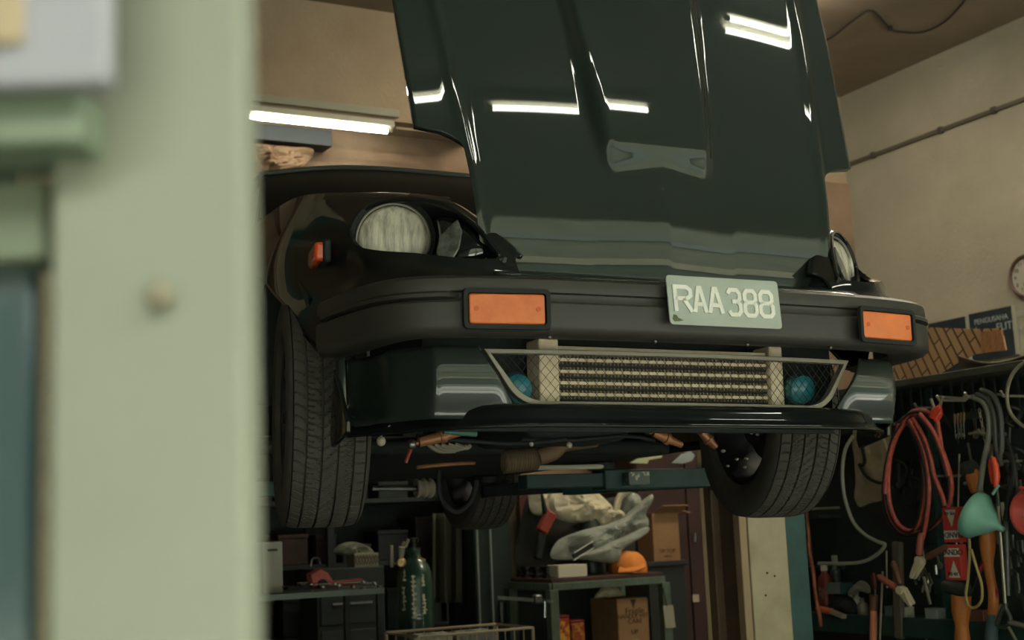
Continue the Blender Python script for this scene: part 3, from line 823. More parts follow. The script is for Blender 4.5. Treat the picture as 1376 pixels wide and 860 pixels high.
# ------------------------------------------------------------------ right wall fittings
m_wire = mat('black cable', '#1c1b18', .55)
def wline(px_list, x): return [PX(a, b_, x) for a, b_ in px_list]
cdt = [PX(1120, 231, XR-.02), PX(1376, 128, XR-.02), PX(1700, -10, XR-.02)]
t = thing('wall_conduit', cdt[1], 'thin dark conduit running slantwise along the upper right wall', 'conduit')
z0 = PX(1260, 176, XR-.02).z
part(MB().bar((XR-.012, cdt[0].y+.6, z0), (XR-.012, 2.4, z0), .024, .03), 'conduit_tube', mat('dark conduit', '#4d463a', .6), t)
for px in (1172, 1266, 1340):
    yy = PX(px, 176, XR).y
    part(MB().box((XR-.016, yy, z0), (.034, .04, .05)), 'conduit_clip', mat('clip', '#3a352c', .6), t, bevel=.004)
cc = [PZ(a, b_, CEIL-.02) for a, b_ in ((1100, 58), (1118, 50), (1150, 25), (1172, 15), (1196, 38), (1212, 43), (1240, 43), (1268, 30), (1292, 6), (1310, -20))]
single(MB().tube(spline(cc, 5), .008, 6), 'ceiling_cable', m_wire, 'thin black cable looping loosely across the brown ceiling', 'cable')
single(MB().box(PZ(1196, 38, CEIL-.02), (.03, .03, .035)), 'cable_clip', m_wire, 'small black clip holding the loose ceiling cable', 'clip', bevel=.004)
# clock
ck = PX(1381, 371, XR-.02); R_ = abs(PX(1381, 342, XR-.02).z-PX(1381, 401, XR-.02).z)/2
t = thing('wall_clock', ck+Vector((.02, 0, 0)), 'round wall clock with brown rim and pale dial on the right wall', 'clock')
MC = Matrix.Translation(ck) @ RZ(-pi/2) @ RX(pi/2)      # dial faces -x
part(MB().lathe([(R_*.86, .0), (R_*.86, .02), (R_*.92, .028), (R_*1.0, .02), (R_*1.02, -.02), (0, -.02)], MC, 40), 'clock_rim', mat('brown clock rim', '#4a3428', .45), t)
part(MB().lathe([(0, .006), (R_*.87, .006), (R_*.87, 0), (0, 0)], MC, 40), 'clock_dial', mat('clock dial', '#8f8d80', .5), t)
for hh in range(12):
    a = pi/2-hh*pi/6
    text_mesh(str(hh or 12), R_*.26, MC @ Matrix.Translation((R_*.68*cos(a), R_*.68*sin(a), .0075)), m_wire, 'clock_numeral', t)
for a, l, wd in ((pi/2-2.35*pi/6*2.9, .45, .010), (pi/2-1.1, .62, .007)):
    part(MB().bar(MC @ Vector((0, 0, .011)), MC @ Vector((R_*l*cos(a), R_*l*sin(a), .011)), wd, .003, up=(1, 0, 0)), 'clock_hand', m_wire, t)
# dark bracket at the frame edge above the clock
# notice boards
m_navy = mat('navy notice', '#17242b', .5); m_let = mat('faded white print', '#8b9490', .6); m_edge = mat('notice edge', '#8e8c7c', .6)
def board(x0, x1, yt0, yt1, yb, label, lines):
    xa = XR-.015
    A_, B_ = PX(x0, yt0, xa), PX(x1, yt1, xa); zb_ = PX((x0+x1)/2, yb, xa).z; zt_ = (A_.z+B_.z)/2
    c_ = Vector((xa, (A_.y+B_.y)/2, (zt_+zb_)/2)); wd = abs(A_.y-B_.y); ht = zt_-zb_
    t = thing('notice_board', Vector((xa, c_.y, zb_)), label, 'sign', 'notice boards')
    part(MB().box(c_, (.012, wd, ht)), 'board_panel', m_navy, t)
    for s_ in (-1,): part(MB().box((xa-.002, c_.y+s_*wd/2, c_.z), (.016, .03, ht)), 'board_edge', m_edge, t)
    for s, u, v, sz in lines:
        M = Matrix.Translation((xa-.008, c_.y+wd/2-u, zt_-v)) @ RZ(-pi/2) @ RX(pi/2)
        text_mesh(s, sz, M, m_let, 'board_lettering', t, align='LEFT')
    return t
board(1248, 1300, 436, 424, 500, 'navy notice board half hidden behind the parquet sheet, nearer the hood', [('PERSATUAN', .04, .13, .08), ('ELITE', .66, .13, .08)])
board(1302, 1362, 423, 410, 482, 'navy notice board with pale heading below the wall clock', [('PENGUSAHA', .05, .07, .055), ('BENGKEL', .44, .07, .055), ('KENDERAAN', .74, .07, .05), ('MALAYSIA', .05, .17, .05), ('UNIT', .40, .17, .05), ('-', .55, .26, .05), ('-', .72, .34, .05), ('-', .74, .42, .05)])

# ------------------------------------------------------------------ car lift
m_cream = mat('cream column paint', '#b9ab8e', .6, c2='#a4957a', scale=6)
m_teal = mat('teal lift paint', '#2c5350', .5, c2='#234543', scale=8)
m_tarm = mat('darker teal arm paint', '#25403d', .6, c2='#1c3230', scale=8)  # darker than the column's teal
m_brown = mat('brown carriage paint', '#6b5845', .6, c2='#594838', scale=7)
m_lbr = mat('worn brown edge', '#a68d6c', .55)
LM = Matrix.Translation((CO.x, CO.y, 0)) @ RZ(-.083)
lift = thing('car_lift', LM.translation, 'two post car lift with cream and teal column behind the right front wheel', 'car lift')
lift.matrix_world = LM; bpy.context.view_layer.update()
LI = LM.inverted()
def LQ(px, py, y):
    o = LI @ EYE; d = LI.to_3x3() @ ray(px, py); return o+d*((y-o.y)/d.y)
HL = 3.35
xa_, xb_, xt_ = LQ(1010, 780, 1.0).x, LQ(1061, 780, 1.0).x, LQ(1088, 780, 1.03).x
for s in (1, -1):
    MB().box((s*(xa_+xb_)/2, 1.14, HL/2), (xb_-xa_, .28, HL)).build('lift_column', m_cream, lift, bevel=.004)
    MB().box((s*(xb_+xt_)/2, 1.10, HL/2), (xt_-xb_-.002, .14, HL)).build('column_flange', m_teal, lift, bevel=.003)
    MB().box((s*(xa_-.018), 1.03, HL/2), (.034, .045, HL)).build('column_lip', m_lbr, lift, bevel=.004)
    MB().box((s*(xa_-.004), 1.13, HL/2), (.006, .13, HL)).build('column_web', m_brown, lift)
    MB().box((s*(xa_-.022), 1.225, HL/2), (.04, .06, HL)).build('column_lip', m_brown, lift, bevel=.006)
    MB().box((s*(xa_-.03), 1.255, HL/2), (.055, .012, HL)).build('column_trim', m_lbr, lift, bevel=.004)
    zc = 1.6-.135
    MB().box((s*(xa_-.03), 1.13, zc+.35), (.05, .10, .8)).build('lift_carriage', m_brown, lift, bevel=.004)
    for (x1, y1) in ((.34, 1.06), (.60, 2.05)):
        a_, c_ = Vector((s*(xa_-.06), 1.14, zc)), Vector((s*x1, y1, zc)); d = c_-a_
        arm = MB().bar(a_, a_+d*.62, .10, .075).build('lift_arm', m_tarm, lift, bevel=.005)
        MB().bar(a_+d*.3, c_, .07, .052).build('arm_extension', m_tarm if y1 < 2 else m_dark, arm, bevel=.004)
        pad = c_+Vector((0, 0, .03)) if y1 > 2 else a_+d*.60+Vector((0, 0, .035))
        MB().lathe([(0, -.06), (.03, -.06), (.03, 0), (.055, .005), (.055, .03), (0, .03)], Matrix.Translation(pad), 20).build('arm_pad', m_black, arm)
    MB().box((s*(xa_+xb_)/2, 1.14, .01), (.36, .42, .02)).build('base_plate', m_brown, lift)
for k, (px, py) in enumerate(((1031, 770), (1041, 774), (1029, 800))):
    MB().sphere(LQ(px, py, .998), .004, seg=8, rings=6).build('column_screw', m_black, lift)
MB().box((.80, 1.06, 1.6-.135), (.09, .11, .05)).build('arm_label_plate', mat('worn arm plate', '#4b544f', .5, c2='#a09a8a', scale=30, lo=.55, hi=.6), lift, bevel=.003)

rd0, rd1 = LM @ Vector((.36, 1.03, 1.6-.135+.05)), LM @ Vector((.70, 1.05, 1.6-.135+.05))
single(MB().cyl(rd0, rd1, .009, seg=10), 'pale_tube', mat('pale plastic tube', '#b5b19c', .5), 'pale plastic tube lying on top of the teal lift arm', 'tube')
# ------------------------------------------------------------------ steel cabinet, locker and workbench at the back
m_maroon = mat('maroon cabinet paint', '#3a2320', .6, c2='#2f1c1a', scale=3)
yc = 7.75
xl, xm, xr_ = PY(858, 700, yc).x, PY(924, 700, yc).x, PY(1010, 700, yc).x
zt_ = 2.3
cab = thing('steel_cabinet', ((xl+xr_)/2, yc+.25, 0), 'tall maroon double door steel cabinet behind the workbench', 'cabinet')
part(MB().box(((xl+xr_)/2, yc+.27, zt_/2), (xr_-xl, .5, zt_)), 'cabinet_body', m_maroon, cab, bevel=.006)
for a, c_ in ((xl, xm), (xm, xr_)):
    part(MB().box(((a+c_)/2, yc+.012, zt_/2+.03), (c_-a-.012, .022, zt_-.1)), 'cabinet_door', m_maroon, cab, bevel=.004)
part(MB().tube([PY(934, 716, yc-.03), PY(934, 728, yc-.03)], .008), 'cabinet_handle', m_steel, cab)
k = PY(935, 804, yc-.004); part(MB().box(k, (.05, .006, .05)), 'cabinet_sticker', mat('cream sticker', '#b0a287', .6), cab)
for pts, cl, lb in (([(846, 622), (868, 610), (880, 599), (884, 607), (892, 604), (889, 615), (872, 618), (870, 623)], '#a8ab88', 'pale green torn paper stuck high on the maroon cabinet'), ([(903, 622), (916, 610), (928, 606), (934, 612), (930, 619), (918, 623)], '#7d8784', 'grey blue torn paper stuck beside the pale green one on the cabinet')):
    single(MB().prism([PY(a, b_, yc-.006) for a, b_ in pts], (0, .004, 0)), 'paper_scrap', mat('paper '+cl, cl, .7), lb, 'paper', smooth=0)
# workbench
zt = .99
t1 = PZ(741, 781, zt); yb_ = t1.y; t2 = PY(891, 770, yb_); zt = (t1.z+PY(889, 766, yb_).z)/2
xL, xRr = t1.x, t2.x
dpt = max(.5, min(.95, PX(689, 779, t1.x).y-yb_))
m_bwood = mat('reddish bench top', '#4b2f27', .6, c2='#372320', scale=9)
m_bleg = mat('grey green angle iron', '#5c6b5e', .55, c2='#46523f', scale=12)
bench = thing('workbench', ((xL+xRr)/2, yb_+dpt/2, 0), 'workbench on grey green angle iron legs piled with rags and boxes', 'workbench')
part(MB().box(((xL+xRr)/2, yb_+dpt/2, zt-.012), (xRr-xL, dpt, .024)), 'bench_top', m_bwood, bench, bevel=.003)
for a, c_ in (((xL, yb_), (xRr, yb_)), ((xL, yb_), (xL, yb_+dpt)), ((xRr, yb_), (xRr, yb_+dpt)), ((xL, yb_+dpt), (xRr, yb_+dpt))):
    part(MB().bar((*a, zt-.045), (*c_, zt-.045), .03, .042), 'bench_rail', m_bleg, bench, bevel=.003)
for x, y in ((xL, yb_), (xRr, yb_), (xL, yb_+dpt), (xRr, yb_+dpt)):
    part(MB().box((x, y, (zt-.06)/2), (.055, .055, zt-.06)), 'bench_leg', m_bleg, bench, bevel=.003)
zs_ = .34
part(MB().box(((xL+xRr)/2, yb_+dpt-.02, .5), (xRr-xL-.05, .012, .86)), 'bench_shade', mat('under bench shade', '#262b28', .8), bench)  # dark panel added for the shade under the bench
part(MB().box(((xL+xRr)/2, yb_+dpt/2, zs_), (xRr-xL-.06, dpt-.06, .02)), 'bench_shelf', m_bwood, bench)
def TB(px, py, dy=.1): return PY(px, py, yb_+dy)
m_card = mat('brown cardboard', '#a07a55', .8, c2='#8d684a', scale=5)
m_print = mat('box print', '#4a3527', .8); m_sh0 = mat('dark pedestal steel', '#222625', .6)
def carton(x0, x1, yt, ybm, y, dp, label, flap=True, zb=None, words=()):
    a, c_ = PY(x0, yt, y), PY(x1, ybm, y); z0 = c_.z if zb is None else zb
    hw = c_.x-a.x; h = a.z-z0
    t = thing('cardboard_box', ((a.x+c_.x)/2, y+dp/2, z0), label, 'box', 'cardboard boxes')
    b = MB()
    for cx_, cy_, sx, sy in (((a.x+c_.x)/2, y, hw, .006), ((a.x+c_.x)/2, y+dp, hw, .006), (a.x, y+dp/2, .006, dp), (c_.x, y+dp/2, .006, dp)):
        b.box((cx_, cy_, z0+h/2), (sx, sy, h))
    b.box(((a.x+c_.x)/2, y+dp/2, z0+.004), (hw, dp, .006))
    part(b, 'box_body', m_card, t)
    if flap:
        part(MB().box(((a.x+c_.x)/2+.02, y-.045, z0+h+.02), (hw, .12, .005), RX(radians(-25))), 'box_flap', m_card, t)
        part(MB().box((c_.x+.05, y+dp/2, z0+h+.01), (.11, dp, .005), RY(radians(12))), 'box_flap', m_card, t)
    else:
        part(MB().box(((a.x+c_.x)/2, y+dp/2, z0+h), (hw, dp, .006)), 'box_flap', m_card, t)
        part(MB().prism([Vector((a.x+hw*.42, y-.004, z0+h-.002)), Vector((a.x+hw*.62, y-.004, z0+h-.002)), Vector((a.x+hw*.52, y-.004, z0+h-.06))], (0, .002, 0)), 'box_tear', m_print, t, smooth=0)
    for s, u, v, sz in words:
        text_mesh(s, sz, Matrix.Translation((a.x+hw*u, y-.0045, z0+h*v)) @ RX(pi/2), m_print, 'box_print', t)
    return t
ys_ = yb_+.54; a, c_ = PY(868, 752, ys_), PY(924, 752, ys_)
t = thing('pedestal', ((a.x+c_.x)/2, ys_+.11, 0), 'dark steel pedestal under the open cardboard box right of the workbench', 'stand')
part(MB().box(((a.x+c_.x)/2, ys_+.11, (c_.z-.03)/2), (c_.x-a.x-.04, .2, c_.z-.03)), 'pedestal_body', m_sh0, t, bevel=.004)
part(MB().box(((a.x+c_.x)/2, ys_+.11, c_.z-.016), (c_.x-a.x, .24, .03)), 'pedestal_top', m_sh0, t, bevel=.004)
carton(876, 914, 690, 752, ys_+.01, .18, 'open upright cardboard box on a dark pedestal right of the workbench', zb=c_.z, words=(('TIP TOP', .5, .20, .035), ('made in', .5, .10, .018)))
cb2 = carton(829, 873, 806, 868, yb_+.06, .3, 'closed cardboard box with dark printing on the bench lower shelf', flap=False, zb=zs_+.011, words=(('Fragile', .55, .86, .05), ('HANDLE WITH', .55, .80, .035), ('CARE', .55, .74, .04), ('UP', .52, .62, .04)))
k = cb2.matrix_basis.translation
part(MB().box((k.x+.01, k.y-.153, k.z+.17), (.045, .004, .20)), 'box_tape', mat('pale tape', '#a49a78', .6), cb2)
m_sack = mat('off white sacking', '#d3c9ab', .85, c2='#aba288', scale=5)
m_coat = mat('grey work coat', '#92968b', .9, c2='#7c8076', scale=14, bump=.3, bscale=120)
def tl(pts, dy): return [TB(a, b_, dy) for a, b_ in pts]
bk = Vector((0, 1, 0))
G = 'rag pile on the workbench'
single(lump(tl([(712, 655), (748, 652), (752, 668), (738, 690), (716, 690), (710, 670)], .48), bk, .05, .5, 3), 'sack', m_sack, 'off white folded sack at the left back of the bench pile', 'sack', G)
single(lump(tl([(742, 662), (758, 652), (776, 655), (800, 660), (818, 676), (826, 690), (800, 700), (770, 702), (748, 696), (738, 680)], .36), bk, .08, .6, 8), 'sack', m_sack, 'large crumpled cream sack at the top of the bench pile', 'sack', G)
single(lump(tl([(800, 690), (822, 682), (838, 690), (834, 706), (806, 708)], .36), bk, .06, .5, 12), 'sack', m_sack, 'small pale sack fold under the rolled cream mat', 'sack', G)
p0, p1 = TB(829, 688, .34), TB(842, 656, .34)
single(MB().tube(spline([TB(827, 694, .34), TB(830, 676, .34), (p0+p1)/2+Vector((0, 0, .03)), TB(846, 656, .34)], 6), .045, 16, flat=.45), 'rolled_mat', mat('cream rolled mat', '#b4ac8e', .7), 'cream curved rolled mat leaning in the bench pile', 'mat')
single(lump(tl([(836, 690), (840, 668), (852, 662), (858, 672), (852, 694)], .36), bk, .07, .4, 15), 'rag', m_coat, 'grey rag bunched beside the cream rolled mat', 'rag', G)
coat = thing('work_coat', Vector((TB(800, 750, .2).x, yb_+.2, zt)), 'grey crumpled work coat thrown across the bench pile', 'coat')
part(lump(tl([(741, 750), (748, 728), (772, 716), (800, 708), (818, 704), (850, 690), (864, 674), (876, 664), (876, 672), (868, 690), (872, 700), (866, 716), (838, 726), (820, 746), (792, 752), (776, 752)], .22), bk, .085, .6, 21, rings=18, freq=6.5), 'coat_body', m_coat, coat)
part(lump(tl([(776, 748), (800, 738), (836, 722), (868, 708), (870, 716), (836, 738), (828, 756), (800, 754)], .12), bk, .045, .5, 27, freq=7), 'coat_sleeve', m_coat, coat)
single(lump(tl([(698, 768), (700, 700), (712, 664), (740, 656), (770, 664), (800, 672), (840, 668), (850, 700), (848, 757), (780, 759)], .55), bk, .045, .4, 81, freq=5), 'black_backdrop', mat('black tarpaulin', '#1c1e1b', .8, c2='#2b2a25', scale=6), 'black tarpaulin bunched up behind the sacks on the workbench', 'backdrop')  # made-up dark backdrop, hides the pale wall behind the bench pile
# orange cap
cp = TB(851, 747, .06)
t = thing('cap', (cp.x, cp.y, zt), 'orange cap resting on the front of the workbench', 'cap')
part(MB().lathe([(.112, 0), (.116, .02), (.110, .06), (.092, .095), (.06, .122), (0, .132)], Matrix.Translation((cp.x+.01, cp.y+.08, zt+.002)), 28), 'cap_crown', mat('orange cap cloth', '#d9863a', .8, c2='#c87528', scale=12), t)
part(MB().prism([Vector((cp.x-.13, cp.y-.02, zt+.005)), Vector((cp.x-.06, cp.y-.08, zt+.008)), Vector((cp.x+.04, cp.y-.07, zt+.03)), Vector((cp.x+.08, cp.y+.03, zt+.06)), Vector((cp.x-.06, cp.y+.05, zt+.05))], (0, 0, .012)), 'cap_peak', MATS['orange cap cloth'], t, bevel=.004)
# tray, squeegee, tin, spray can
a, c_ = TB(747, 752, .02), TB(791, 767, .02)
b = MB(); hw = c_.x-a.x; zt0 = zt+.003
o1 = [(a.x+.015, .015), (c_.x-.01, .015), (c_.x-.01, .14), (a.x+.015, .14)]
b.prism([Vector((x, yb_+.01+y, zt0)) for x, y in o1], (0, 0, .006))
for (x0, y0), (x1, y1) in zip(o1, o1[1:]+o1[:1]): b.bar((x0, yb_+.01+y0, zt0+.035), (x1, yb_+.01+y1, zt0+.035), .006, .07)
single(b, 'tray', mat('cream plastic tray', '#d0c9b2', .6), 'cream plastic tray on the front edge of the workbench', 'tray', bevel=.002)
a, c_ = TB(770, 748, .05), TB(796, 732, .05)
t = thing('squeegee', a, 'black and white bladed squeegee propped on the cream tray', 'squeegee')
d = (c_-a)
part(MB().bar(a, c_, .03, .012, up=(0, -1, .3)), 'squeegee_blade', m_black, t)
for k_ in (-1, 1): part(MB().bar(a+Vector((0, -.008, k_*.02)), c_+Vector((0, -.008, k_*.02)), .006, .012, up=(0, -1, .3)), 'squeegee_edge', mat('white plastic', '#c9c6b6', .5), t)
tn = TB(792, 700, .38)
t = thing('oil_can', (tn.x, tn.y, zt), 'dark green conical oil can with screw top in the bench pile', 'can')
zz = TB(792, 712, .38).z
part(MB().lathe([(0, zt), (.085, zt), (.085, zz), (.03, TB(792, 690, .38).z), (.022, TB(792, 686, .38).z), (0, TB(792, 686, .38).z)], Matrix.Translation((tn.x, tn.y, 0)), 28), 'can_body', mat('dark green tin', '#1d3129', .4, coat=.3), t)
part(MB().lathe([(0, 0), (.012, 0), (.010, .03), (.03, .034), (.03, .045), (0, .045)], Matrix.Translation((tn.x, tn.y, TB(792, 687, .38).z)), 16), 'can_cap', m_black, t)
# red power tool and dark oily parts
a = TB(731, 705, .15)
t = thing('power_drill', (a.x, a.y, zt), 'dark power drill with a red casing on the left of the bench', 'drill')
part(MB().bar(TB(727, 715, .15), TB(741, 688, .15), .05, .07), 'drill_body', mat('red tool casing', '#7c2a22', .5, c2='#a3472f', scale=20), t, bevel=.012)
part(MB().cyl(TB(733, 690, .15), TB(728, 664, .15), .018, .008, 14), 'drill_chuck', m_black, t)
part(MB().bar(TB(728, 715, .15), TB(722, 752, .15), .04, .05), 'drill_grip', m_black, t, bevel=.012)
m_oily = mat('oily black metal', '#191a19', .35, metal=.5, c2='#302c26', scale=18)
for i, (px, py, r, l) in enumerate(((708, 752, .045, 'oily black pulley lying at the bench corner'), (722, 760, .04, 'oily black gear lying on the bench near its left corner'), (736, 756, .04, 'oily black drum beside the cream tray'))):
    p = PX(px, py, xL+.07); p.z = zt
    b = MB().lathe([(0, 0), (r, 0), (r, .02), (r*.8, .026), (r*.8, .04), (r, .046), (r, .066), (r*.4, .07), (r*.4, .05), (0, .05)], Matrix.Translation(p+Vector((0, 0, .0))), 24)
    single(b, 'pulley', m_oily, l, 'pulley', 'oily parts on the bench')
# packets on the lower shelf, hanging tag, shoe
for i, (x0, x1, yt, ybm, cl, lb) in enumerate(((746, 768, 832, 868, '#9c2f1e', 'red flame patterned oil carton on the bench lower shelf'), (768, 788, 838, 868, '#b07a2f', 'orange oil carton beside the red one on the lower shelf'))):
    a, c_ = TB(x0, yt, .03), TB(x1, ybm, .03)
    t = thing('oil_carton', ((a.x+c_.x)/2, a.y+.04, zs_+.011), lb, 'carton', 'oil cartons')
    m_ = mat('carton print %d' % i, cl, .5, c2='#d59a3a' if i == 0 else '#8e3a1e', scale=16, lo=.5, hi=.58)
    part(MB().box(((a.x+c_.x)/2, a.y+.05, (a.z+zs_+.011)/2), (c_.x-a.x-.006, .09, a.z-zs_-.011)), 'carton_body', m_, t, bevel=.004)
    part(MB().bar((a.x, a.y+.05, a.z+.008), (c_.x, a.y+.05, a.z+.008), .085, .016), 'carton_top', mat('carton red', '#7d2219', .5), t, bevel=.004)
a = TB(812, 800, .3); 
single(lump(tl([(800, 806), (806, 792), (818, 784), (832, 792), (832, 806)], .32), bk, .05, .6, 31), 'rag', m_sack, 'pale crumpled rag hanging inside the bench frame above the box', 'rag', G)
t = thing('hanging_tag', TB(899, 815, -.04), 'pale tag hanging from the right leg of the workbench', 'tag')
a, c_ = TB(891, 814, -.04), TB(908, 843, -.04)
part(MB().prism([a, Vector((c_.x-.01, a.y, a.z)), Vector((c_.x, a.y, c_.z)), Vector((a.x+.01, a.y, c_.z))], (0, .004, 0)), 'tag_card', mat('pale card', '#99937f', .7), t)
part(MB().tube([TB(891, 790, -.034), TB(893, 800, -.04), TB(896, 815, -.038)], .003), 'tag_string', m_black, t)
# bar clamp lying across the left end of the bench frame
a, c_ = TB(668, 803, -.05), TB(742, 808, -.05)
t = thing('bar_clamp', (a+c_)/2, 'steel bar clamp jutting left from the workbench leg', 'clamp')
part(MB().bar(a, c_, .012, .02), 'clamp_bar', m_steel, t)
part(MB().box(TB(722, 805, -.05), (.05, .04, .05)), 'clamp_head', m_steel, t, bevel=.01)
part(MB().cyl(TB(732, 808, -.05), TB(732, 830, -.05), .008), 'clamp_screw', m_chrome, t)

# ------------------------------------------------------------------ locker with pale edges, boards and sheet behind the rear wheel
m_dgreen = mat('dark green locker', '#1d2d28', .55, c2='#16221f', scale=5)
yl = 7.35
a, c_ = PY(641, 780, yl), PY(690, 780, yl)
t = thing('locker', ((a.x+c_.x)/2, yl+.2, 0), 'dark green upright locker with pale edge strips behind the rear wheel', 'locker')
part(MB().box(((a.x+c_.x)/2, yl+.22, .85), (c_.x-a.x, .4, 1.7)), 'locker_body', m_dgreen, t, bevel=.006)
for px in (643, 661):
    part(MB().box((PY(px, 780, yl-.004).x, yl-.004, .85), (.012, .01, 1.66)), 'edge_strip', mat('pale strip', '#77807a', .5), t)
part(MB().box(((a.x+c_.x)/2+.03, yl-.006, .8), (.02, .014, .12)), 'locker_handle', m_steel, t, bevel=.003)
for px0, px1, yy, cl, lb in ((684, 701, yb_+.75, '#5d5743', 'pale weathered board standing between locker and workbench'), (699, 713, yb_+.72, '#5c2a20', 'red brown plank standing behind the left end of the workbench')):
    a, c_ = PY(px0, 730, yy), PY(px1, 730, yy)
    single(MB().box(((a.x+c_.x)/2, yy, .78), (c_.x-a.x, .025, 1.56)), 'plank', mat('plank '+cl, cl, .8, c2='#3b3226', scale=6, stretch=(4, 4, .6)), lb, 'plank', 'planks behind the bench', bevel=.004)
a = [PY(px, py, 7.5) for px, py in ((588, 700), (640, 700), (640, 790), (625, 800), (600, 795), (585, 780))]
rows = [[PY(582+5.2*i, py, 7.55+.05*sin(i*1.7)) for i in range(11)] for py in range(690, 812, 10)]
single(MB().grid(rows), 'hanging_sheet', mat('dim canvas sheet', '#4d4a3d', .9), 'dim beige canvas sheet hanging behind the gas cylinder', 'sheet', smooth=60, solid=.01)
# dark shelf wall at the back left: frame with boards
yk = 7.8
xk0, xk1 = PY(300, 760, yk).x-.3, PY(636, 760, yk).x
t = thing('storage_shelf', ((xk0+xk1)/2, yk+.2, 0), 'dark steel storage shelf along the back wall behind the gas cylinder', 'shelf')
m_sh = mat('dark shelf steel', '#272d2b', .6)
for x in (xk0, (xk0+xk1)/2, xk1):
    for y in (yk, yk+.4): part(MB().box((x, y, .98), (.04, .04, 1.96)), 'shelf_post', m_sh, t)
for z in (.25, .7, 1.12, 1.5, 1.93): part(MB().box(((xk0+xk1)/2, yk+.2, z), (xk1-xk0, .42, .025)), 'shelf_board', m_sh, t)
part(MB().box(((xk0+xk1)/2, yk+.42, .98), (xk1-xk0, .01, 1.9)), 'shelf_back', m_sh, t)
rb = random.Random(4)
for z, n_ in ((.7125, 7), (1.1325, 8), (1.5125, 8)):
    xx = xk0+.06
    for i in range(n_):
        w1, h1 = rb.uniform(.10, .2), rb.uniform(.10, .26)
        if xx+w1 > xk1-.03: break
        cl = rb.choice(['#2c2f2b', '#3a2f26', '#23302c', '#452a22', '#4c493d', '#1f2628'])
        b = MB().box((xx+w1/2, yk+.16, z+h1/2), (w1, .24, h1)); b.box((xx+w1/2, yk+.16, z+h1-.012), (w1+.008, .248, .024))
        single(b, 'parts_bin', mat('bin '+cl, cl, .7, c2='#1b1c1a', scale=9), '%s lidded parts bin on the dark storage shelf' % {'#2c2f2b': 'grey', '#3a2f26': 'brown', '#23302c': 'green', '#452a22': 'rust red', '#4c493d': 'dusty beige', '#1f2628': 'blue black'}[cl], 'bin', 'parts bins on the dark shelf', bevel=.004)
        xx += w1+rb.uniform(.02, .09)

# ------------------------------------------------------------------ gas cylinder
zg = 7.0
gp = P(558, 800, zg); rg = 24*zg/FPX
ztop = P(558, 756, zg).z
t = thing('gas_cylinder', (gp.x, gp.y, 0), 'dark green gas cylinder with brass regulator and worn white stencil', 'gas cylinder')
m_cyl = mat('dark green cylinder paint', '#25483a', .35, coat=.6, c2='#1a3429', scale=7)
part(MB().lathe([(0, 0), (rg*.9, 0), (rg, .02), (rg, ztop-.10), (rg*.96, ztop-.055), (rg*.80, ztop-.015), (rg*.52, ztop+.015), (rg*.36, ztop+.03), (rg*.36, ztop+.075), (0, ztop+.075)], Matrix.Translation((gp.x, gp.y, 0)), 40), 'cylinder_body', m_cyl, t, smooth=60)
# worn stencil flakes wrapped on the shell
rs = random.Random(11); m_flk = mat('worn white stencil', '#c9c2a6', .7)
def shell(u, z, e=.0012):
    a = u/rg; dirx = CR*sin(a)-CF*cos(a); return Vector((gp.x, gp.y, z))+dirx*(rg+e)
for cx_, cz_, n_, sx, sz in ((0, .17, 16, .016, .11), (-.055, .16, 9, .018, .06), (.055, .13, 10, .02, .05), (-.05, .28, 5, .014, .03), (.05, .25, 5, .014, .03)):
    # one ragged strip per worn letter column
    b = MB(); n2 = n_*2; L0, R0 = [], []
    for i in range(n2+1):
        z = ztop-.34+cz_-sz+2*sz*i/n2
        wdt = sx*(.25+.75*rs.random())*(.6+.4*sin(i*1.9)); off = rs.uniform(-.3, .3)*sx
        L0.append(shell(cx_+off-wdt, z)); R0.append(shell(cx_+off+wdt, z))
    b.grid([L0, R0]); part(b, 'cylinder_stencil', m_flk, t, smooth=0)
m_brass = mat('brass', '#b0916a', .35, metal=.6)
part(MB().lathe([(0, 0), (.016, 0), (.018, .03), (.026, .035), (.026, .055), (0, .06)], Matrix.Translation((gp.x, gp.y, ztop+.07)), 16), 'cylinder_valve', m_oily, t)
v0 = Vector((gp.x, gp.y, ztop+.085)); rgc = P(539, 757, zg)
rgc = P(540, 756, zg)
part(MB().cyl(v0, rgc, .010, seg=10), 'regulator_stem', m_oily, t)
MD = Matrix.Translation(rgc-CF*.03) @ RZ(-YAW) @ RX(pi/2)
part(MB().lathe([(0, .02), (.018, .02), (.024, .012), (.026, -.03), (0, -.03)], MD, 20), 'regulator', m_brass, t)
part(MB().cyl(P(539, 750, zg), P(540, 735, zg), .012, .018, 14), 'pressure_gauge', mat('gauge', '#9a9484', .4), t)
part(MB().cyl(P(526, 733, zg), P(527, 762, zg), .009, seg=10), 'regulator_pipe', mat('pale pipe', '#a39c88', .4, metal=.3), t)
part(MB().cyl(P(527, 758, zg), P(540, 757, zg), .006, seg=8), 'regulator_pipe', MATS['pale pipe'], t)
for q in (((541, 733), (543, 728)), ((545, 735), (549, 725))): part(MB().cyl(P(*q[0], zg), P(*q[1], zg), .008, seg=8), 'hose_nozzle', MATS['pale pipe'], t)
part(MB().box(P(565, 753, zg), (.05, .012, .03), RY(.4)), 'cylinder_tag', mat('tag yellow', '#8a7f55', .6), t)

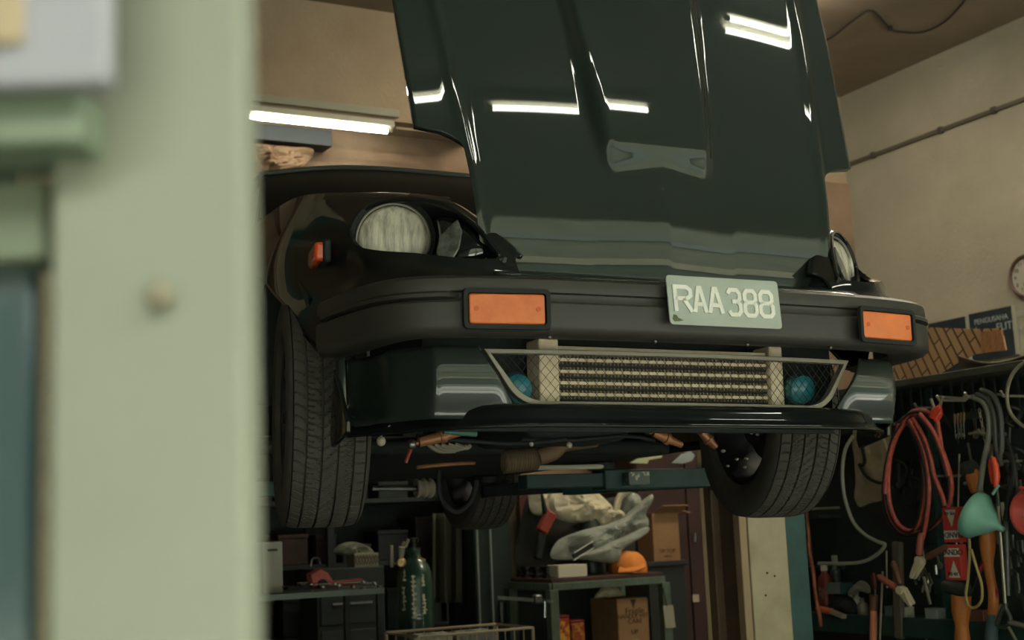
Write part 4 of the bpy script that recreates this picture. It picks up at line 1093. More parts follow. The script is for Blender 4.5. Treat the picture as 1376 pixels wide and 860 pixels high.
# ------------------------------------------------------------------ tool trolley at the lower left
zq = 6.6
ty0 = P(430, 800, zq).y; a, c_ = PY(352, 832, ty0), PY(505, 832, ty0)
ztb = P(430, 836, zq).z
m_trl = mat('dark trolley steel', '#272b2a', .5, metal=.3)
t = thing('tool_trolley', ((a.x+c_.x)/2, ty0+.25, 0), 'dark steel tool trolley crowded with parts below the left front wheel', 'trolley')
ztr = P(430, 800, zq).z
for z in (ztr, .12, .45): part(MB().box(((a.x+c_.x)/2, ty0+.25, z), (c_.x-a.x+.1, .5, .02)), 'trolley_tray', m_trl, t, bevel=.003)
for z in (ztr,):
    for yy in (ty0, ty0+.5): part(MB().bar((a.x-.05, yy, z+.004), (c_.x+.05, yy, z+.004), .008, .028), 'tray_lip', mat('worn lip', '#5b625b', .4, metal=.4), t)
for x in (a.x-.03, c_.x+.03):
    for yy in (ty0+.02, ty0+.48): part(MB().box((x, yy, ztr/2+.02), (.03, .03, ztr-.04)), 'trolley_post', m_trl, t)
def TQ(px, py, dy=.1): return PY(px, py, ty0+dy)
zt2 = ztr+.011
# white box, red jack, wrenches
a, c_ = TQ(352, 729, .3), TQ(380, 768, .3)
t = thing('white_carton', ((a.x+c_.x)/2, a.y, zt2), 'white upright carton with grey print at the left end of the trolley', 'carton')
part(MB().box(((a.x+c_.x)/2, a.y+.06, (a.z+zt2)/2), (c_.x-a.x, .12, a.z-zt2)), 'carton_body', mat('white carton', '#c4c1b0', .7), t, bevel=.003)
part(MB().box(((a.x+c_.x)/2, a.y-.002, a.z-.04), ((c_.x-a.x)*.5, .003, .012)), 'carton_print', mat('grey print', '#55544c', .7), t, smooth=0)
m_red = mat('red jack paint', '#bb4030', .45, coat=.3, c2='#7d2a20', scale=14)
t = thing('floor_jack', TQ(440, 790, .12), 'small red hydraulic jack with a long arm lying on the trolley', 'jack')
jx = TQ(430, 778, .12); jz = zt2
part(MB().prism([Vector((TQ(px, py, .1).x, jx.y-.03, max(jz, TQ(px, py, .1).z))) for px, py in ((416, 772), (430, 764), (440, 769), (448, 781), (487, 777), (488, 783), (450, 789), (430, 786), (420, 790))], (0, .07, 0)), 'jack_body', m_red, t, bevel=.006)
part(MB().cyl(Vector((jx.x, jx.y-.05, TQ(437, 784, .1).z)), Vector((jx.x, jx.y+.06, TQ(437, 784, .1).z)), .022, seg=18), 'jack_wheel', m_black, t)
part(MB().tube(spline([TQ(418, 762, .1), TQ(420, 751, .1), TQ(428, 751, .1), TQ(430, 758, .1)], 5), .006), 'jack_handle', m_steel, t)
rw = random.Random(5)
for i in range(16):
    px, py = rw.uniform(402, 492), rw.uniform(788, 806)
    c_ = TQ(px, 800, rw.uniform(.0, .4)); c_.z = zt2+.008+.011*(i//4)
    an = rw.uniform(-.7, .7); l = rw.uniform(.06, .12); d = Vector((cos(an), sin(an), 0)); nd = Vector((-d.y, d.x, 0))
    tt = thing('spanner', c_, ['short open ended spanner lying among the tools on the trolley', 'long ring spanner lying among the tools on the trolley'][l > .09], 'spanner', 'spanners on the trolley')
    part(MB().bar(c_-d*l, c_+d*l, .010, .005), 'spanner_shank', m_steel, tt, bevel=.001)
    for sg in (-1, 1):
        e = c_+d*l*sg
        b = MB().lathe([(.008, -.004), (.016, -.004), (.016, .004), (.008, .004)], Matrix.Translation(e+d*sg*.012), 14, closed=True)
        part(b, 'spanner_ring', m_steel, tt)
# woven box with bag on the dark chest
a, c_ = PY(470, 752, yk-.35), PY(512, 800, yk-.35)
t = thing('dark_chest', ((a.x+c_.x)/2-.15, yk-.2, 0), 'dark tool chest standing between trolley and storage shelf', 'chest')
xcl, xcr = PY(425, 760, yk-.35).x, PY(516, 760, yk-.35).x; zch = PY(480, 762, yk-.35).z
part(MB().box(((xcl+xcr)/2, yk-.2, zch/2), (xcr-xcl, .3, zch)), 'chest_body', m_sh, t, bevel=.006)
for k_ in range(4):
    z = zch*(.2+.2*k_); dr = part(MB().box(((xcl+xcr)/2, yk-.355, z), (xcr-xcl-.04, .014, zch*.17)), 'chest_drawer', m_sh, t, bevel=.003)
    part(MB().bar(((xcl+xcr)/2-.12, yk-.37, z+.02), ((xcl+xcr)/2+.12, yk-.37, z+.02), .012, .012), 'drawer_handle', m_steel, t, parent=dr)
a, c_ = PY(476, 744, yk-.34), PY(509, 760, yk-.34)
t = thing('patterned_box', ((a.x+c_.x)/2, yk-.28, zch), 'pale box with a lattice pattern on the dark tool chest', 'box')
part(MB().box(((a.x+c_.x)/2, yk-.27, (a.z+zch)/2), (c_.x-a.x, .14, a.z-zch)), 'box_body', mat('pale box', '#8f8a76', .7), t, bevel=.003)
b = MB(); nx = 8; wv = (c_.x-a.x)/nx; hz_ = a.z-zch
for i in range(nx):
    for sg in (0, 1): b.bar((a.x+wv*(i+sg), yk-.3415, zch+.01), (a.x+wv*(i+1-sg), yk-.3415, a.z-.01), .002, .005, up=(0, -1, 0))
part(b, 'box_lattice', m_print, t, smooth=0)
single(lump([PY(px, py, yk-.3) for px, py in ((448, 744), (456, 732), (474, 728), (494, 734), (502, 744), (480, 747))], bk, .06, .6, 44), 'plastic_bag', mat('dull green bag', '#5e6654', .5, c2='#7c7a64', scale=9), 'crumpled dull green bag lying on the lattice box', 'bag')
# wire basket in the foreground low
zb_ = 6.2
a, c_ = P(562, 851, zb_), P(722, 843, zb_)
by = a.y-.05; xa1, xb1 = PY(562, 852, by).x, PY(716, 848, by).x; zbt = PY(640, 846, by+.15).z
m_wireb = mat('pale wire', '#9fa79b', .5)
t = thing('wire_basket', ((xa1+xb1)/2, by+.2, 0), 'pale metal wire basket standing low in front of the gas cylinder', 'basket')
for z in (zbt, zbt-.12, zbt-.24):
    part(MB().tube([(xa1, by, z), (xb1, by, z), (xb1, by+.38, z), (xa1, by+.38, z)], .007 if z == zbt else .004, 6, closed=True), 'basket_hoop', m_wireb, t)
b = MB()
for i in range(13):
    x = xa1+(xb1-xa1)*i/12
    for y in (by, by+.38): b.cyl((x, y, zbt), (x, y, zbt-.36), .003, seg=5)
part(b, 'basket_wires', m_wireb, t, smooth=60)
part(MB().box(((xa1+xb1)/2, by+.19, zbt-.36), (xb1-xa1, .38, .01)), 'basket_floor', m_wireb, t)
for x in (xa1, xb1):
    for y in (by, by+.38): part(MB().cyl((x, y, 0), (x, y, zbt), .008, seg=8), 'basket_leg', m_wireb, t)
for i, (fx, cl, lb) in enumerate(((.25, '#8c8a7b', 'pale grey paper packet standing in the wire basket'), (.62, '#77786d', 'dull grey packet in the right half of the wire basket'))):
    x = xa1+(xb1-xa1)*fx
    b = MB().box((x, by+.22, zbt-.18), (.2, .12, .34)); b.bar((x-.09, by+.22, zbt-.008), (x+.09, by+.22, zbt-.008), .05, .01)
    single(b, 'packet', mat('packet '+cl, cl, .6, c2='#3a3b36', scale=14, lo=.5, hi=.6), lb, 'packet', 'packets in the wire basket', bevel=.006)
# ================================================================== tool rack by the right wall
XT = 4.25
m_rackd = mat('rack shadow panel', '#262d2a', .7, c2='#303733', scale=6)
m_rteal = mat('rack teal paint', '#26433f', .55, c2='#1e3633', scale=9)
m_tree = mat('hook steel', '#a49c88', .35, metal=.5)
y0r, y1r = PX(1376, 700, XT).y-.75, PX(1040, 700, XT+.27).y
zr1 = PX(1290, 505, XT).z
rack = thing('tool_rack', (XT+.25, (y0r+y1r)/2, 0), 'teal steel tool rack with a dark back panel along the right wall', 'rack')
yc_, ly = (y0r+y1r)/2, y1r-y0r
part(MB().box((XT+.27, yc_, zr1/2), (.02, ly, zr1)), 'rack_panel', m_rackd, rack)
part(MB().box((XT+.17, yc_, zr1+.005), (.40, ly+.04, .03)), 'rack_top', mat('rack top board', '#4a4a3e', .7, c2='#38392f', scale=8), rack, bevel=.004)
ytop = zr1-.16
b = MB(); n = 44
for i in range(n): b.box((XT+.10, y0r+ly*(i+.5)/n, zr1-.085), (.012, .014, .15))
part(b, 'slat_row', mat('rail slat', '#2f3532', .5, metal=.3), rack, smooth=0)
part(MB().bar((XT+.10, y0r, ytop), (XT+.10, y1r, ytop), .02, .03), 'hook_rail', m_rackd, rack)
for yy in (y0r+.02, yc_+.1, y1r-.02): part(MB().box((XT+.20, yy, zr1/2), (.05, .05, zr1)), 'rack_post', m_rteal, rack, bevel=.003)
zsh = PX(1135, 829, XT).z; zs2 = PX(1140, 762, XT+.1).z; zs3 = PX(1140, 690, XT+.1).z
for z in (zsh, zsh-.45): 
    part(MB().box((XT+.14, yc_, z-.012), (.28, ly, .02)), 'rack_shelf', m_rteal, rack)
    part(MB().box((XT+.005, yc_, z-.03), (.02, ly, .085)), 'shelf_lip', m_rteal, rack, bevel=.004)
for z in (zs2, zs3):
    part(MB().box((XT+.2, y1r-.28, z-.01), (.16, .5, .016)), 'rack_shelf', m_rackd, rack)
for yy in (y1r-.12, y1r-.30): part(MB().box((XT+.2, yy, (zs2+zs3)/2), (.14, .008, zs3-zs2-.02)), 'shelf_divider', m_rackd, rack)
def R(px, py, x=XT-.02): return PX(px, py, x)
def rl(pts, x=XT-.02): return [PX(a, b_, x) for a, b_ in pts]
def hook(px, py, l=.12, up=.02, x=XT+.09):
    p = PX(px, py, x-l); 
    return MB().tube([Vector((x, p.y, p.z)), Vector((x-l, p.y, p.z)), Vector((x-l-.012, p.y, p.z+up))], .0055, 8)
for px, py, l in ((1192, 570, .16), (1262, 538, .15), (1300, 534, .15), (1348, 532, .14), (1318, 583, .13), (1336, 620, .16), (1258, 640, .14), (1232, 548, .1), (1083, 684, .2)):
    part(hook(px, py, l), 'rack_hook', m_tree, rack)
for a, c_ in (((1258, 533), (1300, 536)), ((1295, 533), (1316, 531)), ((1340, 530), (1352, 531)), ((1302, 583), (1322, 580)), ((1188, 571), (1217, 568))):
    part(MB().bar(R(*a), R(*c_), .010, .010), 'rack_crossbar', m_tree, rack, bevel=.002)

# ---- parquet sheets and folded paper on the rack top
xm_ = XT+.12
m_parq = mat('parquet print', '#b08a5f', .6)
nt = m_parq.node_tree; bs = nt.nodes['Principled BSDF']; tc = nt.nodes.new('ShaderNodeTexCoord'); mp = nt.nodes.new('ShaderNodeMapping'); bk_ = nt.nodes.new('ShaderNodeTexBrick')
mp.inputs['Rotation'].default_value = (radians(0), radians(-90), radians(0)); nt.links.new(tc.outputs['UV'], mp.inputs['Vector']); mp.inputs['Rotation'].default_value = (0, 0, radians(52))
bk_.inputs['Scale'].default_value = 11; bk_.inputs['Color1'].default_value = lin('#c49a6b'); bk_.inputs['Color2'].default_value = lin('#b78c5d'); bk_.inputs['Mortar'].default_value = lin('#5e3c26')
bk_.inputs['Mortar Size'].default_value = .05; bk_.inputs['Brick Width'].default_value = 1.6; bk_.inputs['Row Height'].default_value = .42
nt.links.new(mp.outputs[0], bk_.inputs['Vector']); nt.links.new(bk_.outputs['Color'], bs.inputs['Base Color'])
def uv_planar(o, U, V):
    me = o.data; uv = me.uv_layers.new(name='uv')
    for l in me.loops:
        p = me.vertices[l.vertex_index].co; uv.data[l.index].uv = (p.dot(U), p.dot(V))
def sheet(name, px_pts, x, m, label, cat, group=None, th=.006, lean=(.0, 0)):
    pts = []
    for (a, b_) in px_pts:
        p = PX(a, b_, x); pts.append(PX(a, b_, x+lean[0]*(p.z-zr1)))
    o = single(MB().prism(pts, (th, 0, 0)), name, m, label, cat, group, smooth=0)
    uv_planar(o, Vector((0, -1, 0)), Vector((0, 0, 1))); return o
sheet('parquet_sheet', [(1184, 512), (1250, 440), (1306, 442), (1346, 441), (1352, 470), (1310, 476), (1296, 482), (1262, 503), (1236, 507)], xm_, m_parq, 'curved sheet of parquet patterned flooring standing on the rack top', 'sheet', lean=(.35, 0))
o = sheet('parquet_offcut', [(1318, 446), (1345, 443), (1351, 471), (1318, 474)], xm_-.03, mat('reddish parquet', '#b97f52', .6, c2='#8f5a38', scale=9, stretch=(1, 14, 3)), 'reddish end of parquet flooring at the right of the patterned sheet', 'sheet', lean=(.35, 0))
cur = [[PX(1288+i*14, 478+j*6+10*sin(i*.5)*(1-j/3), XT+.02+.06*j) for i in range(10)] for j in range(4)]
single(MB().grid(cur), 'paper_roll', mat('grey brown paper', '#7b705c', .8), 'curled grey brown paper lying on the rack top below the notices', 'paper', smooth=60, solid=.004)

# ---- jumper cables
m_jred = mat('red cable', '#b04437', .4, c2='#cd7563', scale=30, stretch=(3, 3, 1))  # pink mottle puts the cable's highlights into its colour
m_clip = mat('clamp steel', '#cdbf9f', .45)
m_grip = mat('faded red grip', '#a4594a', .5); m_gripb = mat('brown grip', '#6c4534', .5)
t = thing('jumper_cable', R(1240, 640), 'red jumper cable hanging in coils with pale spring clamps', 'jumper cable')
cab_ = [
 ([(1217, 568), (1206, 585), (1197, 612), (1191, 645), (1191, 672), (1198, 698), (1212, 714), (1228, 717), (1250, 709), (1268, 692), (1278, 668), (1278, 642), (1269, 612), (1256, 584), (1240, 563), (1222, 558), (1208, 568)], .0),
 ([(1214, 566), (1226, 553), (1243, 552), (1258, 562), (1262, 580), (1266, 606)], -.012),
 ([(1208, 570), (1199, 600), (1194, 640), (1196, 676), (1206, 702), (1222, 713), (1234, 706), (1241, 682), (1244, 650), (1241, 618), (1233, 588), (1224, 566)], -.02),
 ([(1226, 562), (1240, 584), (1250, 612), (1256, 640), (1266, 665), (1270, 680)], -.03),
 ([(1222, 564), (1237, 592), (1247, 630), (1249, 664), (1245, 700), (1240, 724)], -.035),
 ([(1216, 566), (1202, 590), (1194, 620), (1190, 650), (1190, 664)], -.028),
 ([(1236, 556), (1252, 576), (1266, 606), (1276, 640)], -.04)]
for pts, dx in cab_:
    part(MB().tube(spline(rl(pts, XT-.06+dx), 5), .0085, 10), 'cable', m_jred, t, smooth=60)
    part(MB().tube([p+Vector((-.003, .012, -.006)) for p in spline(rl(pts, XT-.06+dx), 5)], .0075, 8), 'cable', mat('dark cable', '#2a1a18', .45), t, smooth=60)
def clamp(pv_, g1, g2, j1, j2, ma, mb_, x):
    a = PX(*pv_, x)
    cl = part(MB().cyl(a+Vector((-.016, 0, 0)), a+Vector((.016, 0, 0)), .017, seg=16), 'clamp_pivot', m_clip, t)
    for g, j, m_, dx in ((g1, j1, ma, -.008), (g2, j2, mb_, .008)):
        G_, J_ = PX(*g, x+dx), PX(*j, x+dx); A_ = a+Vector((dx, 0, 0))
        part(MB().tube([A_+(G_-A_)*.2, A_+(G_-A_)*.3, A_+(G_-A_)*.9, G_], [.010, .015, .014, .008], 12), 'clamp_grip', m_, t, parent=cl)
        d = J_-A_; nrm = Vector((1, 0, 0)).cross(d).normalized()
        part(MB().prism([A_-nrm*.018, A_+nrm*.018, A_+d*.6+nrm*.012, J_+nrm*.004, J_-nrm*.008, A_+d*.6-nrm*.012], (.014, 0, 0)), 'clamp_jaw', m_clip, t, parent=cl, bevel=.002)
clamp((1236, 753), (1238, 716), (1272, 735), (1222, 776), (1227, 777), m_grip, m_gripb, XT-.10)
clamp((1211, 793), (1180, 774), (1200, 754), (1222, 815), (1226, 812), m_grip, m_gripb, XT-.12)
part(MB().tube(spline(rl([(1240, 724), (1239, 716)], XT-.1), 3), .008), 'cable', m_jred, t)
t2 = thing('battery_clamp', R(1256, 552, XT-.05), 'bright red orange clamp with two prongs at the top of the jumper cable coil', 'clamp')
part(MB().tube(rl([(1252, 561), (1257, 552), (1263, 547)], XT-.09), [.012, .018, .010], 10), 'clamp_grip', mat('bright red grip', '#d0452c', .4), t2)
part(MB().tube(rl([(1258, 566), (1262, 556), (1262, 548)], XT-.07), [.012, .016, .010], 10), 'clamp_grip', MATS['bright red grip'], t2)
for q in (((1256, 550), (1251, 536)), ((1262, 548), (1267, 533))): part(MB().cyl(R(*q[0], XT-.08), R(*q[1], XT-.08), .006, seg=8), 'clamp_prong', m_tree, t2)

# ---- hanging cables, hoop, bag
single(MB().tube(spline(rl([(1146, 586), (1136, 604), (1132, 634), (1135, 668), (1146, 700), (1162, 718), (1180, 728), (1189, 732), (1180, 744), (1162, 754), (1140, 757), (1100, 757)], XT-.05), 6), .008, 8), 'white_cable', mat('grey white cable', '#9b9a8e', .5), 'pale grey cable sagging in a loop beside the canvas bag', 'cable')
bag = thing('canvas_bag', R(1175, 610, XT+.02), 'worn beige canvas bag hanging on the rack behind the car bumper', 'bag')
part(lump(rl([(1160, 548), (1170, 541), (1192, 538), (1197, 556), (1197, 600), (1196, 640), (1191, 668), (1170, 676), (1152, 679), (1150, 640), (1148, 596), (1150, 566)], XT+.02), (1, 0, 0), .045, .35, 51), 'bag_body', mat('beige canvas', '#a39378', .9, c2='#857659', scale=9), bag)
part(MB().tube(spline(rl([(1154, 624), (1164, 640), (1178, 648), (1192, 650)], XT-.03), 5), .007), 'bag_strap', m_black, bag)
part(MB().tube(spline(rl([(1158, 598), (1162, 618), (1160, 625), (1155, 624)], XT-.03), 5), .008), 'bag_strap', m_black, bag)
part(MB().tube(spline(rl([(1184, 584), (1190, 596), (1194, 612)], XT-.035), 5), .005), 'bag_strap', m_clip, bag)
m_hose = mat('grey hose', '#4a4c46', .45)
for pts, l in (([(1308, 534), (1320, 540), (1328, 556), (1329, 585), (1322, 620), (1316, 660)], 'pale grey hose drooping from the long white hook, leftmost strand'),
               ([(1312, 530), (1328, 538), (1336, 560), (1339, 600), (1346, 626)], 'dark grey hose hanging just right of the pale strand'),
               ([(1318, 524), (1334, 532), (1344, 556), (1346, 600), (1342, 620)], 'thick dark hose hanging rightmost on the long white hook')):
    single(MB().tube(spline(rl(pts, XT-.05), 6), .011, 10), 'hose', m_hose if 'dark' in l else mat('pale hose grey', '#7d7d72', .45), l, 'hose')
hp = rl([(1395, 480), (1372, 490), (1358, 508), (1353, 532), (1358, 555), (1374, 572), (1395, 580)], XT-.08)
single(MB().tube(spline(hp, 6), .007, 8), 'wire_hoop', mat('pale wire hoop', '#8c8570', .45, metal=.3), 'large thin wire hoop cut by the right edge below the notices', 'hoop')
single(MB().tube(spline(rl([(1352, 590), (1362, 620), (1366, 660), (1372, 690), (1382, 720)], XT-.03), 6), .010, 8), 'black_hose', m_wire, 'black hose running down beside the red disc at the right edge', 'hose')
single(MB().tube(spline(rl([(1341, 612), (1356, 612), (1362, 632), (1356, 668), (1352, 700)], XT-.04), 6), .012, 8), 'black_hose', m_wire, 'black hose looped behind the bright orange plier handle', 'hose')
single(MB().tube(spline(rl([(1288, 596), (1280, 580), (1270, 562), (1262, 548)], XT+.0), 6), .006, 8), 'thin_cable', m_wire, 'thin black cable sagging right of the jumper cable coil', 'cable')
# chain, screwdriver rows and small sockets
t = thing('chain', R(1316, 555), 'short pale link chain hanging below the long white hook', 'chain')
for i in range(9):
    p = R(1316+1.2*i, 552+6*i, XT-.01)
    part(MB().tube([p+Vector((.004*cos(a) if i % 2 else 0, 0 if i % 2 else .006*cos(a), .010*sin(a))) for a in [2*pi*k/10 for k in range(10)]], .0022, 6, closed=True), 'chain_link', m_tree, t)
m_wood = mat('orange hickory', '#c07434', .5, c2='#9c5828', scale=10, stretch=(6, 6, .8))
m_grey = mat('grey iron', '#5a5c56', .45, metal=.6, c2='#3f403b', scale=14)
def screwdriver(a, mid, c_, hm, label, x=XT-.03, r=.011, group='screwdrivers on the rack'):
    A_, M_, C_ = R(*a, x), R(*mid, x), R(*c_, x)
    t = thing('screwdriver', A_, label, 'screwdriver', group)
    part(MB().tube([A_, A_+(M_-A_)*.15, A_+(M_-A_)*.85, M_], [r*.6, r, r*.9, r*.6], 10), 'screwdriver_handle', hm, t)
    part(MB().cyl(M_, C_, r*.32, r*.28, 8), 'screwdriver_blade', m_steel, t)
m_gb = mat('brown handle', '#6b5236', .5)
for i, w1 in enumerate(('leftmost', 'second', 'third', 'rightmost')):
    screwdriver((1283+4*i, 556-i), (1283+4*i, 571-i), (1284+4*i, 590), m_gb, 'small brown handled screwdriver hanging %s in the row of four' % w1, r=.0065)
screwdriver((1323, 752), (1315, 772), (1303, 803), mat('crimson handle', '#9c2b35', .4), 'slim crimson screwdriver hanging inside the yellow cord loop', r=.008)
screwdriver((1340, 790), (1338, 808), (1336, 830), MATS['crimson handle'], 'small crimson screwdriver against the second orange wooden handle', r=.006)
screwdriver((1174, 770), (1176, 792), (1176, 812), mat('dark red handle', '#5a241c', .4), 'dark red handled screwdriver hanging above the salmon broom stick', r=.012)
single(MB().tube(rl([(1287, 700), (1289, 610)], XT), .004, 6), 'wire_rod', m_tree, 'thin upright wire beside the red spark plug cartons', 'rod')
single(MB().tube(rl([(1320, 620), (1317, 655)], XT-.02), .004, 6), 'wire_rod', m_tree, 'short wire hanging over the green funnel tip', 'rod')
# funnel
t = thing('funnel', R(1318, 690, XT-.08), 'faded green plastic funnel hanging sideways on the rack', 'funnel')
fm = R(1306, 690, XT-.10); ft = R(1349, 712, XT-.06); ax = (ft-fm).normalized(); L_ = (ft-fm).length
q_ = ax.to_track_quat('Z', 'Y').to_matrix().to_4x4(); rf_ = abs(R(1318, 656, XT-.1).z-R(1306, 718, XT-.1).z)*.54
part(MB().lathe([(rf_*.97, -.004), (rf_, 0), (rf_*.98, .03), (rf_*.80, L_*.32), (rf_*.45, L_*.62), (rf_*.16, L_*.80), (.010, L_*1.0), (.007, L_*1.0), (rf_*.13, L_*.8), (rf_*.42, L_*.61), (rf_*.77, L_*.31), (rf_*.94, .02)], Matrix.Translation(fm) @ q_, 36, closed=True), 'funnel_body', mat('faded green plastic', '#83b8a4', .5, c2='#6fa390', scale=8), t, smooth=60)
part(MB().tube([p for p in [R(1334, 664, XT-.1), R(1338, 657, XT-.1), R(1342, 652, XT-.1)]], .006), 'funnel_tab', MATS['faded green plastic'], t)
dk = R(1380, 690, XT-.07)
t = thing('red_funnel', dk, 'coral red round funnel cut by the right edge of the frame', 'funnel')
part(MB().lathe([(.075, 0), (.085, .0), (.085, .02), (.05, .05), (.014, .075), (.010, .14), (.006, .14), (.010, .07), (.045, .045), (.075, .012)], Matrix.Translation(dk+Vector((.0, 0, 0))) @ RY(pi/2), 32, closed=True), 'funnel_body', mat('coral red plastic', '#c8564a', .45), t, smooth=60)
part(MB().tube([dk+Vector((.02, .02, .08)), dk+Vector((.03, .05, .1)), dk+Vector((.1, .06, .1))], .005), 'funnel_tab', MATS['coral red plastic'], t)
# orange plier, rod with tongs
t = thing('pliers', R(1336, 635, XT-.07), 'bright orange handled pliers hanging on a white hook', 'pliers')
part(MB().tube(rl([(1334, 615), (1337, 625), (1339, 640), (1338, 655)], XT-.1), [.010, .014, .014, .009], 12), 'plier_handle', mat('bright orange grip', '#d9512f', .4), t)
part(MB().tube(rl([(1330, 618), (1331, 632), (1334, 650)], XT-.09), [.006, .009, .006], 10), 'plier_handle', MATS['bright orange grip'], t)
part(MB().cyl(R(1339, 655, XT-.09), R(1342, 680, XT-.08), .007, .005, 8), 'plier_jaw', m_grey, t)
t = thing('tongs', R(1348, 760, XT-.06), 'long grey steel tongs hanging right of the wooden handles', 'tongs')
part(MB().cyl(R(1340, 662, XT-.06), R(1351, 815, XT-.06), .006, seg=8), 'tongs_rod', m_tree, t)
part(MB().cyl(R(1351, 700, XT-.03), R(1354, 800, XT-.03), .013, seg=10), 'tongs_rod', m_grey, t)
b = MB().tube(spline(rl([(1351, 812), (1344, 826), (1340, 840), (1352, 842), (1358, 832), (1352, 818)], XT-.06), 4, closed=True), .009, 8, closed=True)
part(b, 'tongs_head', m_grey, t); part(MB().cyl(R(1356, 836, XT-.06), R(1380, 842, XT-.06), .010, seg=8), 'tongs_arm', m_tree, t)
part(MB().cyl(R(1354, 840, XT-.06), R(1368, 866, XT-.06), .006, seg=8), 'tongs_arm', m_tree, t)
part(MB().tube(rl([(1345, 812), (1338, 834)], XT-.06), .005), 'tongs_arm', m_tree, t)
# wooden handled hammers
def handle(px_l, x, label, head=None, grip=None):
    """outline pairs (left px, right px, y)"""
    t = thing('hammer', R((px_l[0][0]+px_l[0][1])/2, px_l[0][2], x), label, 'hammer', 'wooden handled hammers')
    cs = [R((a+c_)/2, y, x) for a, c_, y in px_l]; rs_ = [abs((R(c_, y, x)-R(a, y, x)).dot(Vector((0, 1, 0))))*.36 for a, c_, y in px_l]
    C_ = spline(cs, 5); Rr = []
    for i in range(len(C_)):
        u = i/5; k = min(int(u), len(rs_)-2); Rr.append(rs_[k]+(rs_[k+1]-rs_[k])*min(1, u-k))
    part(MB().tube(C_, Rr, 14, flat=1.25), 'hammer_handle', m_wood, t, smooth=60)
    if head: 
        a, c_ = R(*head[0], x), R(*head[1], x); part(MB().tube([a, a+(c_-a)*.2, a+(c_-a)*.8, c_], [.026, .034, .034, .026], 16), 'hammer_head', m_grey, t, smooth=40)
    if grip:
        g0, g1 = R(*grip[0], x), R(*grip[1], x); part(MB().tube([g0, g0+(g1-g0)*.1, g1], [.016, .022, .030], 14), 'hammer_grip', mat('teal rubber grip', '#41595a', .6), t)
handle([(1317, 1337, 712), (1318, 1336, 735), (1322, 1334, 758), (1326, 1337, 780), (1329, 1341, 800), (1328, 1340, 826)], XT-.03, 'orange wooden hammer handle hanging below the green funnel with a teal grip', grip=((1334, 824), (1331, 872)))
handle([(1280, 1303, 800), (1281, 1302, 822), (1285, 1300, 842), (1284, 1304, 868)], XT-.06, 'broad orange wooden hammer handle below the red spark plug cartons', head=((1270, 786), (1300, 792)))
handle([(1298, 1312, 632), (1300, 1318, 645), (1306, 1320, 662)], XT+.02, 'short orange wooden handle poking out above the green funnel', head=((1296, 632), (1310, 628)))
# grey plank, salmon broom stick, rods
single(MB().bar(R(1206, 728, XT-.0), R(1209, 858, XT-.0), .05, .025, up=(1, 0, 0)), 'wooden_slat', mat('grey weathered wood', '#6a6352', .8, c2='#575041', scale=8, stretch=(5, 5, .6)), 'grey weathered wooden slat standing behind the spring clamps', 'slat', bevel=.006)
t = thing('broom_stick', R(1174, 870, XT-.04), 'salmon pink plastic broom stick standing at the rack front', 'stick')
part(MB().cyl(R(1174, 812, XT-.04), R(1173, 900, XT-.04), .016, seg=14), 'stick_pole', mat('salmon plastic', '#d98468', .5), t)
part(MB().cyl(R(1174.5, 800, XT-.04), R(1174, 820, XT-.04), .019, seg=14), 'stick_collar', m_gripb, t)
single(MB().cyl(R(1186, 768, XT-.05), R(1182, 868, XT-.05), .0045, seg=8), 'thin_rod', m_tree, 'thin pale rod leaning between broom stick and wooden slat', 'rod')
single(MB().cyl(R(1191, 740, XT-.02), R(1192, 790, XT-.02), .004, seg=8), 'thin_rod', m_tree, 'short thin rod hanging above the lower spring clamp', 'rod')
single(MB().cyl(R(1241, 775, XT+.0), R(1250, 812, XT+.0), .007, seg=8), 'chisel', m_tree, 'pale chisel hanging right of the upper spring clamp', 'chisel')
st = spline(rl([(1083, 684), (1086, 716), (1088, 742), (1093, 770), (1096, 800), (1101, 826), (1103, 842)], XT-.10), 6)
single(MB().tube(st, .017, 10, flat=.5), 'leather_strap', mat('orange brown strap', '#bb6c4a', .6, c2='#6e4531', scale=7, lo=.42, hi=.6), 'orange brown scuffed strap hanging right of the teal lift column', 'strap', smooth=60)
# yellow cord loop
single(MB().tube(spline(rl([(1301, 712), (1303, 740), (1301, 775), (1298, 800), (1302, 814), (1311, 816), (1319, 806), (1319, 786), (1312, 762), (1305, 738)], XT-.09), 6), .0055, 8), 'cord', mat('yellow cord', '#b09a62', .7), 'thin yellow cord hanging in a long loop below the funnel', 'cord')
